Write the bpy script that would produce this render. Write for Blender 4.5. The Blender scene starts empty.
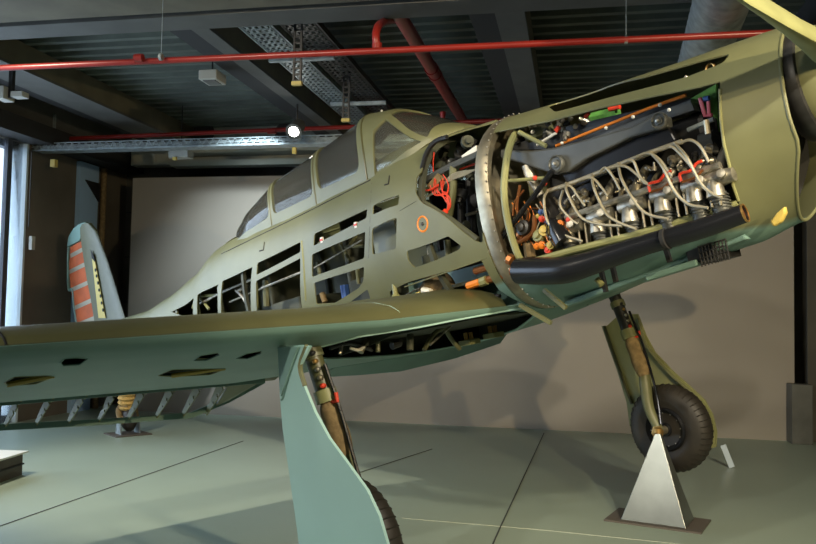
import bpy, math, random
from math import pi, sin, cos, sqrt, atan2
from mathutils import Vector as V, Matrix
from mathutils.bvhtree import BVHTree
from mathutils.geometry import delaunay_2d_cdt
random.seed(7)
C = bpy.context.scene.collection
# ------------------------------------------------------------------ camera solved from the photograph
F = 820.42; H = 1.35436; CP = 0.0515312; CR = 0.0190368
def ray(u, v):
    a, b = u-408, v-272; c, s = cos(CR), sin(CR)
    x, y = c*a+s*b, -s*a+c*b
    d = (x/F, 1, -y/F); c, s = cos(CP), sin(CP)
    return V((d[0], c*d[1]-s*d[2], s*d[1]+c*d[2]))
EYE = V((0, 0, H))
# aircraft frame: x forward, y port, z up
YAW, PIT, ROLL = -0.8505439, 0.1636426, 0.0976653
RA = Matrix.Rotation(YAW, 3, 'Z') @ Matrix.Rotation(-PIT, 3, 'Y') @ Matrix.Rotation(ROLL, 3, 'X')
TA = V((2.01834, 3.12340, 2.26264))
RAi = RA.transposed(); EA = RAi @ (EYE-TA)
def A2W(p): return RA @ V(p) + TA
def W2A(p): return RAi @ (V(p)-TA)
def rayA(u, v): return RAi @ ray(u, v)
def PP(u, v, ax, val):
    d = rayA(u, v); k = (val-EA[ax])/d[ax]; return EA+k*d
def PA(u, v, y): return PP(u, v, 1, y)
# room frame: X along the back wall, Y towards it
AR = 0.200911
def RM(x, y, z): return V((x*cos(AR)+y*sin(AR), -x*sin(AR)+y*cos(AR), z))
def rroom(u, v):
    d = ray(u, v); return V((d.x*cos(AR)-d.y*sin(AR), d.x*sin(AR)+d.y*cos(AR), d.z))
def PR(u, v, ax, val):
    d = rroom(u, v); k = (val-EYE[ax])/d[ax]; return EYE+k*d

# ------------------------------------------------------------------ materials
def mat(name, col, rough=.5, metal=0, var=.0, scale=6, bump=0, col2=None, spec=.5, emis=None, es=0):
    m = bpy.data.materials.new(name); m.use_nodes = True
    n = m.node_tree.nodes; l = m.node_tree.links; b = n['Principled BSDF']
    b.inputs['Base Color'].default_value = (*col, 1); b.inputs['Roughness'].default_value = rough
    b.inputs['Metallic'].default_value = metal; b.inputs['Specular IOR Level'].default_value = spec
    if emis:
        b.inputs['Emission Color'].default_value = (*emis, 1); b.inputs['Emission Strength'].default_value = es
    if var or col2 or bump:
        tc = n.new('ShaderNodeTexCoord'); nz = n.new('ShaderNodeTexNoise'); nz.inputs['Scale'].default_value = scale
        nz.inputs['Detail'].default_value = 5; l.new(tc.outputs['Object'], nz.inputs['Vector'])
        mx = n.new('ShaderNodeMix'); mx.data_type = 'RGBA'
        c2 = col2 or tuple(max(0, c*(1-var)) for c in col); c1 = col if col2 else tuple(c*(1+var) for c in col)
        mx.inputs[6].default_value = (*c1, 1); mx.inputs[7].default_value = (*c2, 1)
        mr = n.new('ShaderNodeMapRange'); mr.inputs[1].default_value = .35; mr.inputs[2].default_value = .65
        l.new(nz.outputs['Fac'], mr.inputs[0]); l.new(mr.outputs[0], mx.inputs[0]); l.new(mx.outputs[2], b.inputs['Base Color'])
        if bump:
            bp = n.new('ShaderNodeBump'); bp.inputs['Strength'].default_value = bump; bp.inputs['Distance'].default_value = .01
            l.new(nz.outputs['Fac'], bp.inputs['Height']); l.new(bp.outputs[0], b.inputs['Normal'])
    return m
OL = (.135, .140, .068); TE = (.17, .285, .245)
M = {}
M['olive'] = mat('olive_paint', OL, .45, var=.09, scale=4)
M['olive_dark'] = mat('dark_olive_paint', (.085, .085, .035), .42, var=.12, scale=3)
M['olive_light'] = mat('primer_green', (.23, .235, .10), .5, var=.08, scale=8)
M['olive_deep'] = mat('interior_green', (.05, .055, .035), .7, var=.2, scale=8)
M['teal'] = mat('light_blue_paint', TE, .45, var=.06, scale=3)
M['mint'] = mat('pale_blue_paint', (.36, .56, .51), .5, var=.04, scale=2)
M['steel'] = mat('bare_steel', (.36, .32, .23), .46, .85, var=.3, scale=9)
M['alu'] = mat('cast_aluminium', (.42, .40, .34), .42, .85, var=.35, scale=25)
M['alu_lead'] = mat('braided_lead', (.40, .37, .28), .45, .5)
M['grey'] = mat('grey_enamel', (.085, .09, .085), .4, .2, var=.15, scale=6)
M['black'] = mat('black_enamel', (.014, .015, .018), .25, .3)
M['matt_black'] = mat('matt_black', (.01, .01, .01), .8)
M['darkmetal'] = mat('dark_gunmetal', (.035, .035, .035), .4, .5, var=.3, scale=15)
M['rubber'] = mat('tyre_rubber', (.022, .018, .013), .55, var=.25, scale=12)
M['red'] = mat('red_rubber', (.65, .05, .02), .45)
M['orange'] = mat('orange_lacquer', (.75, .22, .02), .45)
M['yellow'] = mat('yellow_lacquer', (.55, .42, .10), .45)
M['copper'] = mat('copper_pipe', (.40, .16, .06), .35, .8)
M['brass'] = mat('brass', (.50, .30, .10), .35, .8)
M['white'] = mat('white_enamel', (.7, .68, .6), .5)
M['blue'] = mat('blue_enamel', (.05, .12, .35), .45)
M['green'] = mat('bright_green_paint', (.10, .30, .06), .5, var=.3, scale=20)
M['pink'] = mat('pink_hose', (.65, .15, .22), .5)
M['canvas'] = mat('tan_canvas', (.20, .14, .065), .9, var=.25, scale=30, bump=.6)
M['canvas_y'] = mat('yellow_canvas', (.45, .30, .10), .9, var=.25, scale=40, bump=.6)
M['orange_fabric'] = mat('orange_doped_fabric', (.45, .085, .015), .7, var=.15, scale=5)
M['redpipe'] = mat('red_pipe_paint', (.25, .018, .013), .35, var=.1, scale=3)
M['galv'] = mat('galvanised_steel', (.33, .38, .39), .45, .5, var=.25, scale=12)
M['beam'] = mat('beam_brown_coating', (.13, .115, .075), .8, var=.15, scale=3)
M['beam_grey'] = mat('beam_grey_coating', (.085, .085, .075), .7, var=.12, scale=3)
M['beam_dark'] = mat('dark_beam_and_gap', (.02, .02, .02), .8)  # dark beams and joints, also the shade in beam recesses and gaps
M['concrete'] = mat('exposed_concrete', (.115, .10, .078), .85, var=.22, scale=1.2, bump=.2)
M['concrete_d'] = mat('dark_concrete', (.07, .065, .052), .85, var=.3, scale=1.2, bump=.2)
M['wall'] = mat('grey_wall_paint', (.31, .28, .235), .8, var=.03, scale=1)
M['bluecol'] = mat('blue_lit_column', (.33, .50, .72), .5)  # the blue of the window light is put into the base colour
M['bulk'] = mat('bulkhead_grey', (.34, .35, .29), .8, var=.1, scale=2)
M['frame'] = mat('window_frame', (.05, .06, .08), .5)
M['wframe'] = mat('pale_window_reveal', (.5, .58, .62), .6)
M['stand'] = mat('stand_grey_steel', (.17, .185, .17), .3, .6, var=.12, scale=5)
M['plate'] = mat('stand_base_plate', (.10, .085, .07), .6)
M['acryl'] = mat('pale_acrylic', (.5, .6, .68), .3)
M['lampbox'] = mat('lamp_housing', (.42, .42, .37), .5)
M['lampdark'] = mat('lamp_dark', (.04, .04, .04), .5)
M['glow'] = mat('lamp_lens', (1, 1, 1), .3, emis=(1, .97, .9), es=25)
M['flooredge'] = mat('plinth_brown', (.06, .05, .035), .6, var=.2)
M['plinthtop'] = mat('plinth_top', (.62, .62, .56), .5)
# floor paint: big soft variation
M['floor'] = mat('floor_paint', (.29, .355, .285), .42, var=.05, scale=.8)
M['seam'] = mat('floor_seam', (.045, .05, .045), .8)
M['seam_l'] = mat('floor_seam_light', (.42, .46, .38), .6)
# corrugated ceiling: ribs are real, paint simple
M['deck'] = mat('ceiling_deck', (.085, .10, .08), .7, var=.25, scale=2)
def split_mat():
    m = mat('olive_over_blue', OL, .45, var=.09, scale=4); n = m.node_tree.nodes; l = m.node_tree.links
    b = n['Principled BSDF']; src = b.inputs['Base Color'].links[0].from_socket
    tc = n.new('ShaderNodeTexCoord'); sp = n.new('ShaderNodeSeparateXYZ'); l.new(tc.outputs['Object'], sp.inputs[0])
    nz = n.new('ShaderNodeTexNoise'); nz.inputs['Scale'].default_value = 3; l.new(tc.outputs['Object'], nz.inputs[0])
    a = n.new('ShaderNodeMath'); a.operation = 'MULTIPLY_ADD'; a.inputs[1].default_value = .05; l.new(nz.outputs['Fac'], a.inputs[0]); l.new(sp.outputs['Z'], a.inputs[2])
    mr = n.new('ShaderNodeMapRange'); mr.inputs[1].default_value = -.355; mr.inputs[2].default_value = -.335; l.new(a.outputs[0], mr.inputs[0])
    mx = n.new('ShaderNodeMix'); mx.data_type = 'RGBA'; mx.inputs[6].default_value = (*TE, 1); l.new(src, mx.inputs[7])
    l.new(mr.outputs[0], mx.inputs[0]); l.new(mx.outputs[2], b.inputs['Base Color']); return m
M['skin'] = split_mat()
def glass_mat(name, tint, haze):
    m = bpy.data.materials.new(name); m.use_nodes = True; n = m.node_tree.nodes; l = m.node_tree.links
    n.clear(); o = n.new('ShaderNodeOutputMaterial'); t = n.new('ShaderNodeBsdfTransparent'); t.inputs[0].default_value = (*tint, 1)
    g = n.new('ShaderNodeBsdfGlossy'); g.inputs['Roughness'].default_value = .08; d = n.new('ShaderNodeBsdfDiffuse'); d.inputs[0].default_value = (.5, .5, .42, 1)
    fr = n.new('ShaderNodeFresnel'); fr.inputs[0].default_value = 1.25
    m1 = n.new('ShaderNodeMixShader'); m1.inputs[0].default_value = haze; l.new(t.outputs[0], m1.inputs[1]); l.new(d.outputs[0], m1.inputs[2])  # pale diffuse share imitates haze and reflection on the glass
    m2 = n.new('ShaderNodeMixShader'); l.new(fr.outputs[0], m2.inputs[0]); l.new(m1.outputs[0], m2.inputs[1]); l.new(g.outputs[0], m2.inputs[2])
    l.new(m2.outputs[0], o.inputs[0]); return m
M['glass'] = glass_mat('acrylic_glazing', (.93, .95, .90), .08)
M['winglass'] = glass_mat('window_glass', (.95, .97, 1), .02)

# ------------------------------------------------------------------ mesh helpers
def smooth_path(P, n=6):
    P = [V(p) for p in P]
    if len(P) < 3: return P
    out = []
    for i in range(len(P)-1):
        a = P[i-1] if i else P[0]*2-P[1]; b, c = P[i], P[i+1]; d = P[i+2] if i+2 < len(P) else P[-1]*2-P[-2]
        for k in range(n):
            t = k/n; out.append(.5*((2*b)+(c-a)*t+(2*a-5*b+4*c-d)*t*t+(-a+3*b-3*c+d)*t**3))
    return out+[P[-1]]
class MB:
    def __init__(s): s.v = []; s.f = []
    def add(s, v, f):
        o = len(s.v); s.v += [V(p) for p in v]; s.f += [tuple(i+o for i in q) for q in f]; return s
    def box(s, a, b):
        x0, y0, z0 = a; x1, y1, z1 = b
        return s.add([(x0,y0,z0),(x1,y0,z0),(x1,y1,z0),(x0,y1,z0),(x0,y0,z1),(x1,y0,z1),(x1,y1,z1),(x0,y1,z1)],
                     [(3,2,1,0),(4,5,6,7),(0,1,5,4),(1,2,6,5),(2,3,7,6),(3,0,4,7)])
    def bar(s, a, b, w, h, up=(0, 0, 1)):   # rectangular bar between two points
        a, b = V(a), V(b); d = (b-a).normalized(); r = d.cross(V(up)).normalized()*w/2; u = r.cross(d).normalized()*h/2
        return s.add([a-r-u, a+r-u, a+r+u, a-r+u, b-r-u, b+r-u, b+r+u, b-r+u],
                     [(3,2,1,0),(4,5,6,7),(0,1,5,4),(1,2,6,5),(2,3,7,6),(3,0,4,7)])
    def tube(s, P, r, seg=10, sm=0, cap=True):
        P = smooth_path(P, sm) if sm else [V(p) for p in P]
        n = len(P); rs = r if isinstance(r, (list, tuple)) else [r]*n
        if len(rs) != n: rs = [rs[int(round(i*(len(rs)-1)/(n-1)))] if not sm else (lambda q: rs[int(q)]*(1-q%1)+rs[min(int(q)+1, len(rs)-1)]*(q%1))(i*(len(rs)-1)/(n-1)) for i in range(n)]
        t0 = (P[1]-P[0]).normalized(); up = V((0, 0, 1)) if abs(t0.z) < .9 else V((1, 0, 0)); nn = t0.cross(up).normalized()
        vs = []
        for i, p in enumerate(P):
            t = (P[min(i+1, n-1)]-P[max(i-1, 0)])
            t = t.normalized() if t.length > 1e-9 else t0
            nn = (nn-t*nn.dot(t)).normalized(); b = t.cross(nn)
            for k in range(seg): a = 2*pi*k/seg; vs.append(p+(nn*cos(a)+b*sin(a))*rs[i])
        fs = [(i*seg+k, i*seg+(k+1) % seg, (i+1)*seg+(k+1) % seg, (i+1)*seg+k) for i in range(n-1) for k in range(seg)]
        if cap: fs += [tuple(range(seg))[::-1], tuple((n-1)*seg+k for k in range(seg))]
        return s.add(vs, fs)
    def lathe(s, prof, o, ax, seg=32):   # prof: (dist along axis, radius)
        o, ax = V(o), V(ax).normalized(); up = V((0, 0, 1)) if abs(ax.z) < .9 else V((1, 0, 0)); n = ax.cross(up).normalized(); b = ax.cross(n)
        vs = [o+ax*h+(n*cos(2*pi*k/seg)+b*sin(2*pi*k/seg))*max(r, 1e-4) for h, r in prof for k in range(seg)]
        m = len(prof); fs = [(i*seg+k, i*seg+(k+1) % seg, (i+1)*seg+(k+1) % seg, (i+1)*seg+k) for i in range(m-1) for k in range(seg)]
        fs += [tuple(range(seg))[::-1], tuple((m-1)*seg+k for k in range(seg))]
        return s.add(vs, fs)
    def ball(s, c, r, seg=12):
        return s.lathe([(-r*cos(pi*i/8), r*sin(pi*i/8)) for i in range(9)], c, (0, 0, 1), seg)
    def prism(s, P, d):   # planar polygon extruded by vector d
        P = [V(p) for p in P]; n = len(P); d = V(d)
        return s.add(P+[p+d for p in P], [tuple(range(n))[::-1], tuple(range(n, 2*n))]+[(i, (i+1) % n, n+(i+1) % n, n+i) for i in range(n)])
    def grid(s, rows, close=False):
        m, n = len(rows), len(rows[0]); vs = [p for r in rows for p in r]
        k = n if close else n-1
        return s.add(vs, [(i*n+j, i*n+(j+1) % n, (i+1)*n+(j+1) % n, (i+1)*n+j) for i in range(m-1) for j in range(k)])
    def obj(s, name, m, parent=None, smooth=True, sol=0, bev=0, off=None):
        me = bpy.data.meshes.new(name); me.from_pydata([tuple(v-off) if off else tuple(v) for v in s.v], [], s.f); me.update()
        import bmesh
        bm = bmesh.new(); bm.from_mesh(me); 
        if not sol: bmesh.ops.recalc_face_normals(bm, faces=bm.faces)
        bm.to_mesh(me); bm.free()
        if smooth:
            for p in me.polygons: p.use_smooth = True
            try: me.set_sharp_from_angle(angle=math.radians(35))
            except Exception: pass
        me.materials.append(M[m] if isinstance(m, str) else m)
        o = bpy.data.objects.new(name, me); C.objects.link(o)
        if parent: o.parent = parent
        if sol:
            q = o.modifiers.new('thickness', 'SOLIDIFY'); q.thickness = sol; q.offset = 0
            if smooth: e_ = o.modifiers.new('edges', 'EDGE_SPLIT'); e_.split_angle = math.radians(32)
        if bev:
            q = o.modifiers.new('bevel', 'BEVEL'); q.width = bev; q.segments = 2; q.limit_method = 'ANGLE'
        return o
def tag(o, label=None, cat=None, group=None, kind=None):
    for k, v in (('label', label), ('category', cat), ('group', group), ('kind', kind)):
        if v: o[k] = v
    return o
def room_obj(mb, name, m, base, label=None, cat=None, group=None, kind=None, parent=None, **kw):
    """mesh written in room coordinates, origin put at base"""
    base = V(base); o = mb.obj(name, m, parent, off=base, **kw)
    if parent is None: o.location = RM(*base); o.rotation_euler.z = -AR
    return tag(o, label, cat, group, kind)
def room_empty(name, base, label, cat, group=None):
    o = bpy.data.objects.new(name, None); C.objects.link(o); o.location = RM(*base); o.rotation_euler.z = -AR; o.empty_display_size = .1
    return tag(o, label, cat, group)

# ------------------------------------------------------------------ ROOM
XW, YB, ZC = -6.42, 10.08, 3.86
def struct(mb, name, m, **kw): return room_obj(mb, name, m, (0, 0, 0), kind='structure', **kw)
struct(MB().box((XW-.3, -9, -.15), (7, 11.5, 0)), 'floor', 'floor', smooth=False)
# corrugated deck
d = MB(); rows = []
y = -9.0; prof = []
while y < 11.5:
    prof += [(y, ZC), (y+.06, ZC), (y+.075, ZC+.045), (y+.185, ZC+.045)]; y += .2
d.grid([[V((X, p[0], p[1])) for p in prof] for X in (XW-.3, 7)])
d.obj('ceiling', 'deck', smooth=False, sol=.01).rotation_euler.z = -AR
bpy.data.objects['ceiling']['kind'] = 'structure'
struct(MB().box((XW-.3, -9, ZC+.07), (7, 11.5, ZC+.2)), 'trim_1', 'beam_dark', smooth=False)
# back wall panel and dark concrete beyond it
wl_ = PR(133, 178, 1, YB); struct(MB().box((wl_.x, YB, 0), (2.46, YB+.16, wl_.z)), 'wall_back', 'wall', smooth=False)
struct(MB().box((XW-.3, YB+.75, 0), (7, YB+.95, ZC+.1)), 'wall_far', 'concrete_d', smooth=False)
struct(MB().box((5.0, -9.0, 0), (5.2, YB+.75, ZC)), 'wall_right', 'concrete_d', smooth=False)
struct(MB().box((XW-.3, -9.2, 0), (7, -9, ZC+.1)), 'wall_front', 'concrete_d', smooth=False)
# window wall on the left: opening Y 2.2 .. 7.95
w = MB()
w.box((XW-.3, 8.6, 0), (XW, YB+.75, ZC)); w.box((XW-.3, -9, 3.30), (XW, 8.6, ZC)); w.box((XW-.3, -9, 0), (XW, 2.2, 3.30))
struct(w, 'wall_left', 'concrete', smooth=False)
wf = MB()
for yy in (2.2, 3.4, 4.6, 5.8, 7.0): wf.box((XW-.15, yy, 0), (XW-.1, yy+.07, 3.30))
wf.box((XW-.05, 8.27, 0), (XW+.0, 8.35, 3.30)); wf.box((XW-.22, 2.2, 0), (XW-.1, 8.6, .08)); wf.box((XW-.22, 2.2, 3.22), (XW-.1, 8.6, 3.30)); wf.box((XW-.22, 2.2, 1.55), (XW-.1, 7.0, 1.6))
o = struct(wf, 'window_1', 'frame', smooth=False)
room_obj(MB().box((XW-.035, 2.2, .0), (XW-.03, 8.6, 3.30)), 'window_pane', 'winglass', (0, 0, 0), parent=o, smooth=False)
room_obj(MB().box((XW-.3, 8.585, 0), (XW+.015, 8.62, 3.30)), 'window_reveal', 'wframe', (0, 0, 0), parent=o, smooth=False)
# bulkhead above the wall panel
b = MB().box((-6.1, YB+.3, 3.36), (2.6, YB+.5, ZC)); struct(b, 'trim_2', 'bulk', smooth=False)
b = MB(); b.box((-5.4, YB+.1, 3.30), (2.6, YB+.3, 3.38)); b.box((-5.2, YB+.0, 3.46), (2.6, YB+.3, 3.50)); struct(b, 'trim_3', 'bulk', smooth=False)
# side edge beam over the windows
struct(MB().box((XW-.02, -4, 3.30), (XW+.30, YB+.7, 3.5)), 'trim_4', 'beam_dark', smooth=False)
struct(MB().box((XW, -4, 3.5), (XW+.2, YB+.7, ZC)), 'trim_5', 'beam_grey', smooth=False)
# concrete joints on the far left
cj = MB()
for z in (.8, 1.45, 2.1, 2.75): cj.box((XW+.02, YB+.742, z), (wl_.x-.1, YB+.75, z+.012))
struct(cj, 'trim_6', 'beam_dark', smooth=False)
# floor seams traced from the photo
def seam(name, m, *px):
    P = [PR(u, v, 2, .002) for u, v in px]; mb = MB()
    for a, b in zip(P, P[1:]): mb.bar(a, b, .009, .003)
    struct(mb, name, m, smooth=False)
seam('trim_7', 'seam', (-60, 547), (0, 526), (243, 441)); seam('trim_8', 'seam', (544, 433), (499, 530), (492, 546))
seam('trim_9', 'seam_l', (402, 518), (544, 530), (700, 546)); seam('trim_10', 'seam', (330, 482), (432, 449))
# ---- beams
def ibeam(X0, Xf, X1, z0, label):
    y0, y1 = 5.87, YB+.29; base = ((X0+X1)/2, y0, z0); r = room_empty('ceiling_beam', base, label, 'beam', 'long ceiling beams running away from the viewer')
    def part(mb, n, m): room_obj(mb, n, m, base, parent=r, smooth=False)
    part(MB().box((Xf, y0, z0), (X1, y1, z0+.03)), 'lower_flange', 'beam_grey')
    part(MB().box((X1-.03, y0, z0+.03), (X1, y1, ZC)), 'web', 'beam')
    part(MB().box((X0, y0, z0+.02), (Xf, y1, z0+.05)), 'recess_shade_strip', 'beam_dark')  # dark strip stands in for the shaded recess beside the flange
    part(MB().box((X0, y0, z0+.05), (X0+.03, y1, ZC)), 'casing', 'beam_dark')
    return r
ibeam(-5.75, -5.57, -5.15, 3.60, 'long ceiling beam nearest the window wall with brown side and grey flange')
ibeam(-3.25, -3.03, -2.88, 3.60, 'long ceiling beam beside the perforated cable tray, ending above the lit spotlight')
ibeam(-.80, -.60, -.38, 3.60, 'dark ceiling beam running away above the nose cowling')
ibeam(1.75, 1.95, 2.2, 3.60, 'long ceiling beam at the far right beyond the silver duct')
base = (0, 5.2, 3.5); r = room_empty('cross_girder', base, 'deep cross girder spanning the full top of the photo below the ceiling', 'beam')
room_obj(MB().box((-6.1, 4.65, 3.55), (4.95, 5.49, 3.59)), 'lower_flange', 'beam', base, parent=r, smooth=False)
room_obj(MB().box((-6.1, 4.95, 3.59), (4.95, 5.15, ZC-.002)), 'web', 'beam', base, parent=r, smooth=False)
room_obj(MB().box((-6.1, 5.56, 3.545), (4.95, 5.84, 3.59)), 'side_flange', 'beam_grey', base, parent=r, smooth=False)
room_obj(MB().box((-6.1, 5.49, 3.575), (4.95, 5.56, 3.7)), 'gap_shade_strip', 'beam_dark', base, parent=r, smooth=False)  # dark strip painted as the shade between the two flanges
# ---- red sprinkler pipes
def hanger(mb, X, Y, z): mb.tube([(X, Y, z), (X, Y, ZC)], .006, 6)
p = MB(); a = PR(0, 68, 2, 3.12); b_ = PR(775, 33, 2, 3.12)
dd = (b_-a).normalized(); a2 = a-dd*1.2; b2 = b_+dd*1.6
p.tube([a2, b2], .022, 14)
for u, v in ((139, 58),): q = PR(u, v, 2, 3.12); p.tube([q-dd*.03, q+dd*.03], .029, 12)
ob = room_obj(p, 'sprinkler_pipe', 'redpipe', a, 'long thin red sprinkler pipe crossing the whole ceiling from left to right', 'pipe', smooth=True)
h = MB()
for u, v in ((161, 57), (626, 40)): q = PR(u, v, 2, 3.12); h.tube([q, (q.x, q.y, 3.55)], .0025, 6); h.tube([q-dd*.01, q+dd*.01], .026, 12)
room_obj(h, 'hanger', 'galv', a, parent=ob)
p = MB(); a = PR(37, 140, 1, 9.0); b_ = PR(350, 127, 1, 9.0); dd2 = (b_-a).normalized(); b2 = b_+dd2*2.9
p.tube([a, b2], .026, 12); p.tube([a-dd2*.03, a+dd2*.05], .036, 12); q = PR(272, 131, 1, 9.0); p.tube([q-dd2*.05, q+dd2*.05], .037, 12)
ob = room_obj(p, 'sprinkler_pipe', 'redpipe', a, 'thin red pipe low near the back wall, running just above the lattice cable tray', 'pipe')
h = MB(); q = PR(60, 139, 1, 9.0); hanger(h, q.x, q.y, q.z); room_obj(h, 'hanger', 'galv', a, parent=ob)
# thick red pipe running into the depth
a = PR(399, 15, 2, 3.70); c_ = PR(467, 127, 2, 3.70)
p = MB().tube([V((a.x, 5.88, a.z)), c_], .058, 20)
for t in (.37, .42): q = a.lerp(c_, t); p.tube([q-(c_-a).normalized()*.03, q+(c_-a).normalized()*.03], .068, 20)
room_obj(p, 'main_pipe', 'redpipe', a, 'thick red main pipe running away from the viewer above the windscreen', 'pipe')
y5 = PR(377, 49, 2, 3.142).y; e = [PR(377, 49, 1, y5), PR(376, 34, 1, y5), PR(379, 25, 1, y5+.15), PR(386, 21, 1, 6.0), PR(394, 20, 1, 6.35)]
p = MB().tube(e, .027, 14, sm=6); p.tube([e[0], e[0]+V((0, 0, .04))], .034, 14)
room_obj(p, 'pipe_elbow', 'redpipe', e[0], 'red elbow branch joining the thin red pipe to the thick one', 'pipe')
p = MB().tube([PR(443, 112, 1, 8.4), PR(443, 125, 1, 8.4), PR(470, 126, 1, 8.4)], .035, 12)
room_obj(p, 'pipe_elbow', 'redpipe', PR(443, 125, 1, 8.4), 'small red pipe bend just behind the top of the windscreen', 'pipe')
# spiral duct
p = MB(); q0, q1 = PR(722, 0, 2, 3.355), PR(702, 61, 2, 3.355); dq = (q1-q0).normalized(); a = q0-dq*2.5; L = 6.3; prof = []
n = 100
for i in range(n+1):
    r_ = .170+(.006 if i % 2 else 0); prof.append((i*L/n, r_))
p.lathe(prof, a, dq, 28)
room_obj(p, 'spiral_duct', 'galv', a, 'round silver spiral ventilation duct under the ceiling at upper right', 'duct')
# lattice cable tray (wire girder look) along the back
a = PR(28, 152, 1, 8.8); b_ = PR(330, 144, 1, 8.8); dv = (b_-a).normalized(); Lt = 7.2
t = MB(); t.bar(a, a+dv*Lt, .22, .012); t.bar(a+V((0, .11, .03)), a+dv*Lt+V((0, .11, .03)), .012, .07); t.bar(a+V((0, -.11, .03)), a+dv*Lt+V((0, -.11, .03)), .008, .012); t.bar(a+V((0, -.11, -.005)), a+dv*Lt+V((0, -.11, -.005)), .008, .02)
ob = room_obj(t, 'cable_tray', 'galv', a, 'narrow galvanised lattice cable tray running level in front of the back wall', 'cable tray', smooth=False)
t = MB(); n = int(Lt/.09)
for i in range(n):
    q = a+dv*(i*.09); t.bar(q+V((0, -.115, 0)), q+dv*.045+V((0, -.115, .075)), .01, .008); t.bar(q+dv*.045+V((0, -.115, .075)), q+dv*.09+V((0, -.115, 0)), .01, .008)
t.bar(a+V((0, -.115, .075)), a+dv*Lt+V((0, -.115, .075)), .012, .01)
room_obj(t, 'lattice_side', 'galv', a, parent=ob, smooth=False)
t = MB().bar(a+V((0, -.08, .03)), a+dv*Lt+V((0, -.08, .03)), .004, .065)
room_obj(t, 'side_sheet', 'galv', a, parent=ob, smooth=False)
h = MB(); q = PR(53, 150, 1, 8.8); h.bar(q, (q.x, q.y, 3.7), .03, .03, up=(0, 1, 0)); room_obj(h, 'hanger', 'galv', a, parent=ob, smooth=False)
q = PR(54, 163, 1, 8.75); room_obj(MB().box((q.x-.03, q.y-.03, q.z-.05), (q.x+.03, q.y+.03, q.z+.04)), 'end_cap', 'yellow', a, parent=ob, smooth=False)
# perforated ceiling trays running into the depth (two parallel)
def perf_tray(X0, X1, z, y0, y1, m, label, lit):
    base = (X0, y0, z); t = MB(); nx = 5; step = .085; w_ = (X1-X0)
    t.box((X0, y0, z), (X0+.02, y1, z+.07)); t.box((X1-.02, y0, z), (X1, y1, z+.07))
    for i in range(nx+1): x = X0+w_*i/nx; t.box((x-.012, y0, z), (x+.012, y1, z+.006))
    y = y0
    while y < y1: t.box((X0, y, z), (X1, y+.03, z+.006)); y += step
    o = room_obj(t, 'cable_tray', m, base, label, 'cable tray', smooth=False)
    return o
perf_tray(-2.62, -2.36, 3.60, 5.88, 9.6, 'galv', 'light perforated cable tray running away beside the second ceiling beam', 1)
perf_tray(-2.30, -2.02, 3.63, 5.88, 9.6, 'darkmetal', 'dark perforated cable tray parallel to the light one above the canopy', 0)
for (u, v, lab) in ((280, 62, 'galvanised cross bracket under the perforated trays, nearer the viewer'), (340, 106, 'galvanised cross bracket under the perforated trays, close to the canopy top')):
    q = PR(u, v, 2, 3.56); room_obj(MB().box((q.x-.1, q.y-.02, 3.56), (q.x+.5, q.y+.02, 3.598)), 'tray_bracket', 'galv', (q.x, q.y, 3.56), lab, 'bracket', smooth=False)
for i, (u, v0, v1) in enumerate(((299, 25, 82), (347, 80, 119))):
    a = PR(u, v0, 2, 3.60); b_ = PR(u, v1, 1, a.y); h = MB()
    for s in (-1, 1): h.box((a.x+s*.028-.008, a.y-.02, b_.z), (a.x+s*.028+.008, a.y, ZC-.02))
    z = b_.z
    while z < ZC-.05: h.box((a.x-.028, a.y-.016, z), (a.x+.028, a.y-.004, z+.014)); z += .05
    ob = room_obj(h, 'slotted_hanger', 'darkmetal', (a.x, a.y, b_.z), ['slotted black hanger rail nearer the viewer, with yellow end cap, above the canopy', 'slotted black hanger rail further back, with yellow end cap, beside the windscreen'][i], 'hanger', smooth=False)
    room_obj(MB().box((a.x-.04, a.y-.03, b_.z-.03), (a.x+.04, a.y+.01, b_.z)), 'end_cap', 'yellow', (a.x, a.y, b_.z), parent=ob, smooth=False)
# lamps
q = PR(212, 82, 2, 3.48)
r = room_empty('floodlight', q, 'square pale floodlight hanging below the red pipe beside the second beam', 'lamp')
room_obj(MB().box((q.x-.09, q.y-.1, q.z), (q.x+.09, q.y+.12, q.z+.09)), 'housing', 'lampbox', q, parent=r, smooth=False, bev=.008)
room_obj(MB().box((q.x-.06, q.y-.07, q.z-.006), (q.x+.06, q.y+.08, q.z)), 'lens', 'grey', q, parent=r, smooth=False)
room_obj(MB().tube([(q.x, q.y, q.z+.09), (q.x, q.y, ZC+.05)], .008, 8), 'stem', 'darkmetal', q, parent=r)
q = PR(14, 98, 2, 3.30)
r = room_empty('floodlight', q, 'pale floodlight hanging at the far left edge above the window', 'lamp')
room_obj(MB().box((q.x-.16, q.y-.08, q.z-.02), (q.x-.05, q.y+.08, q.z+.1)), 'housing', 'lampbox', q, parent=r, smooth=False, bev=.008)
room_obj(MB().box((q.x+.0, q.y-.05, q.z), (q.x+.12, q.y+.05, q.z+.05)), 'driver_box', 'lampbox', q, parent=r, smooth=False)
room_obj(MB().box((q.x-.05, q.y-.02, q.z), (q.x-.01, q.y+.02, ZC+.045)), 'stem', 'darkmetal', q, parent=r, smooth=False)
q = PR(181, 155, 1, 9.2)
r = room_empty('floodlight', q, 'small pale floodlight mounted under the lattice tray before the back wall', 'lamp')
room_obj(MB().box((q.x-.13, q.y-.08, q.z-.04), (q.x+.13, q.y+.08, q.z+.05)), 'housing', 'lampbox', q, parent=r, smooth=False, bev=.006)
room_obj(MB().box((q.x-.06, q.y-.1, q.z-.075), (q.x-.02, q.y-.05, q.z-.04)), 'knob', 'yellow', q, parent=r, smooth=False)
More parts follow.
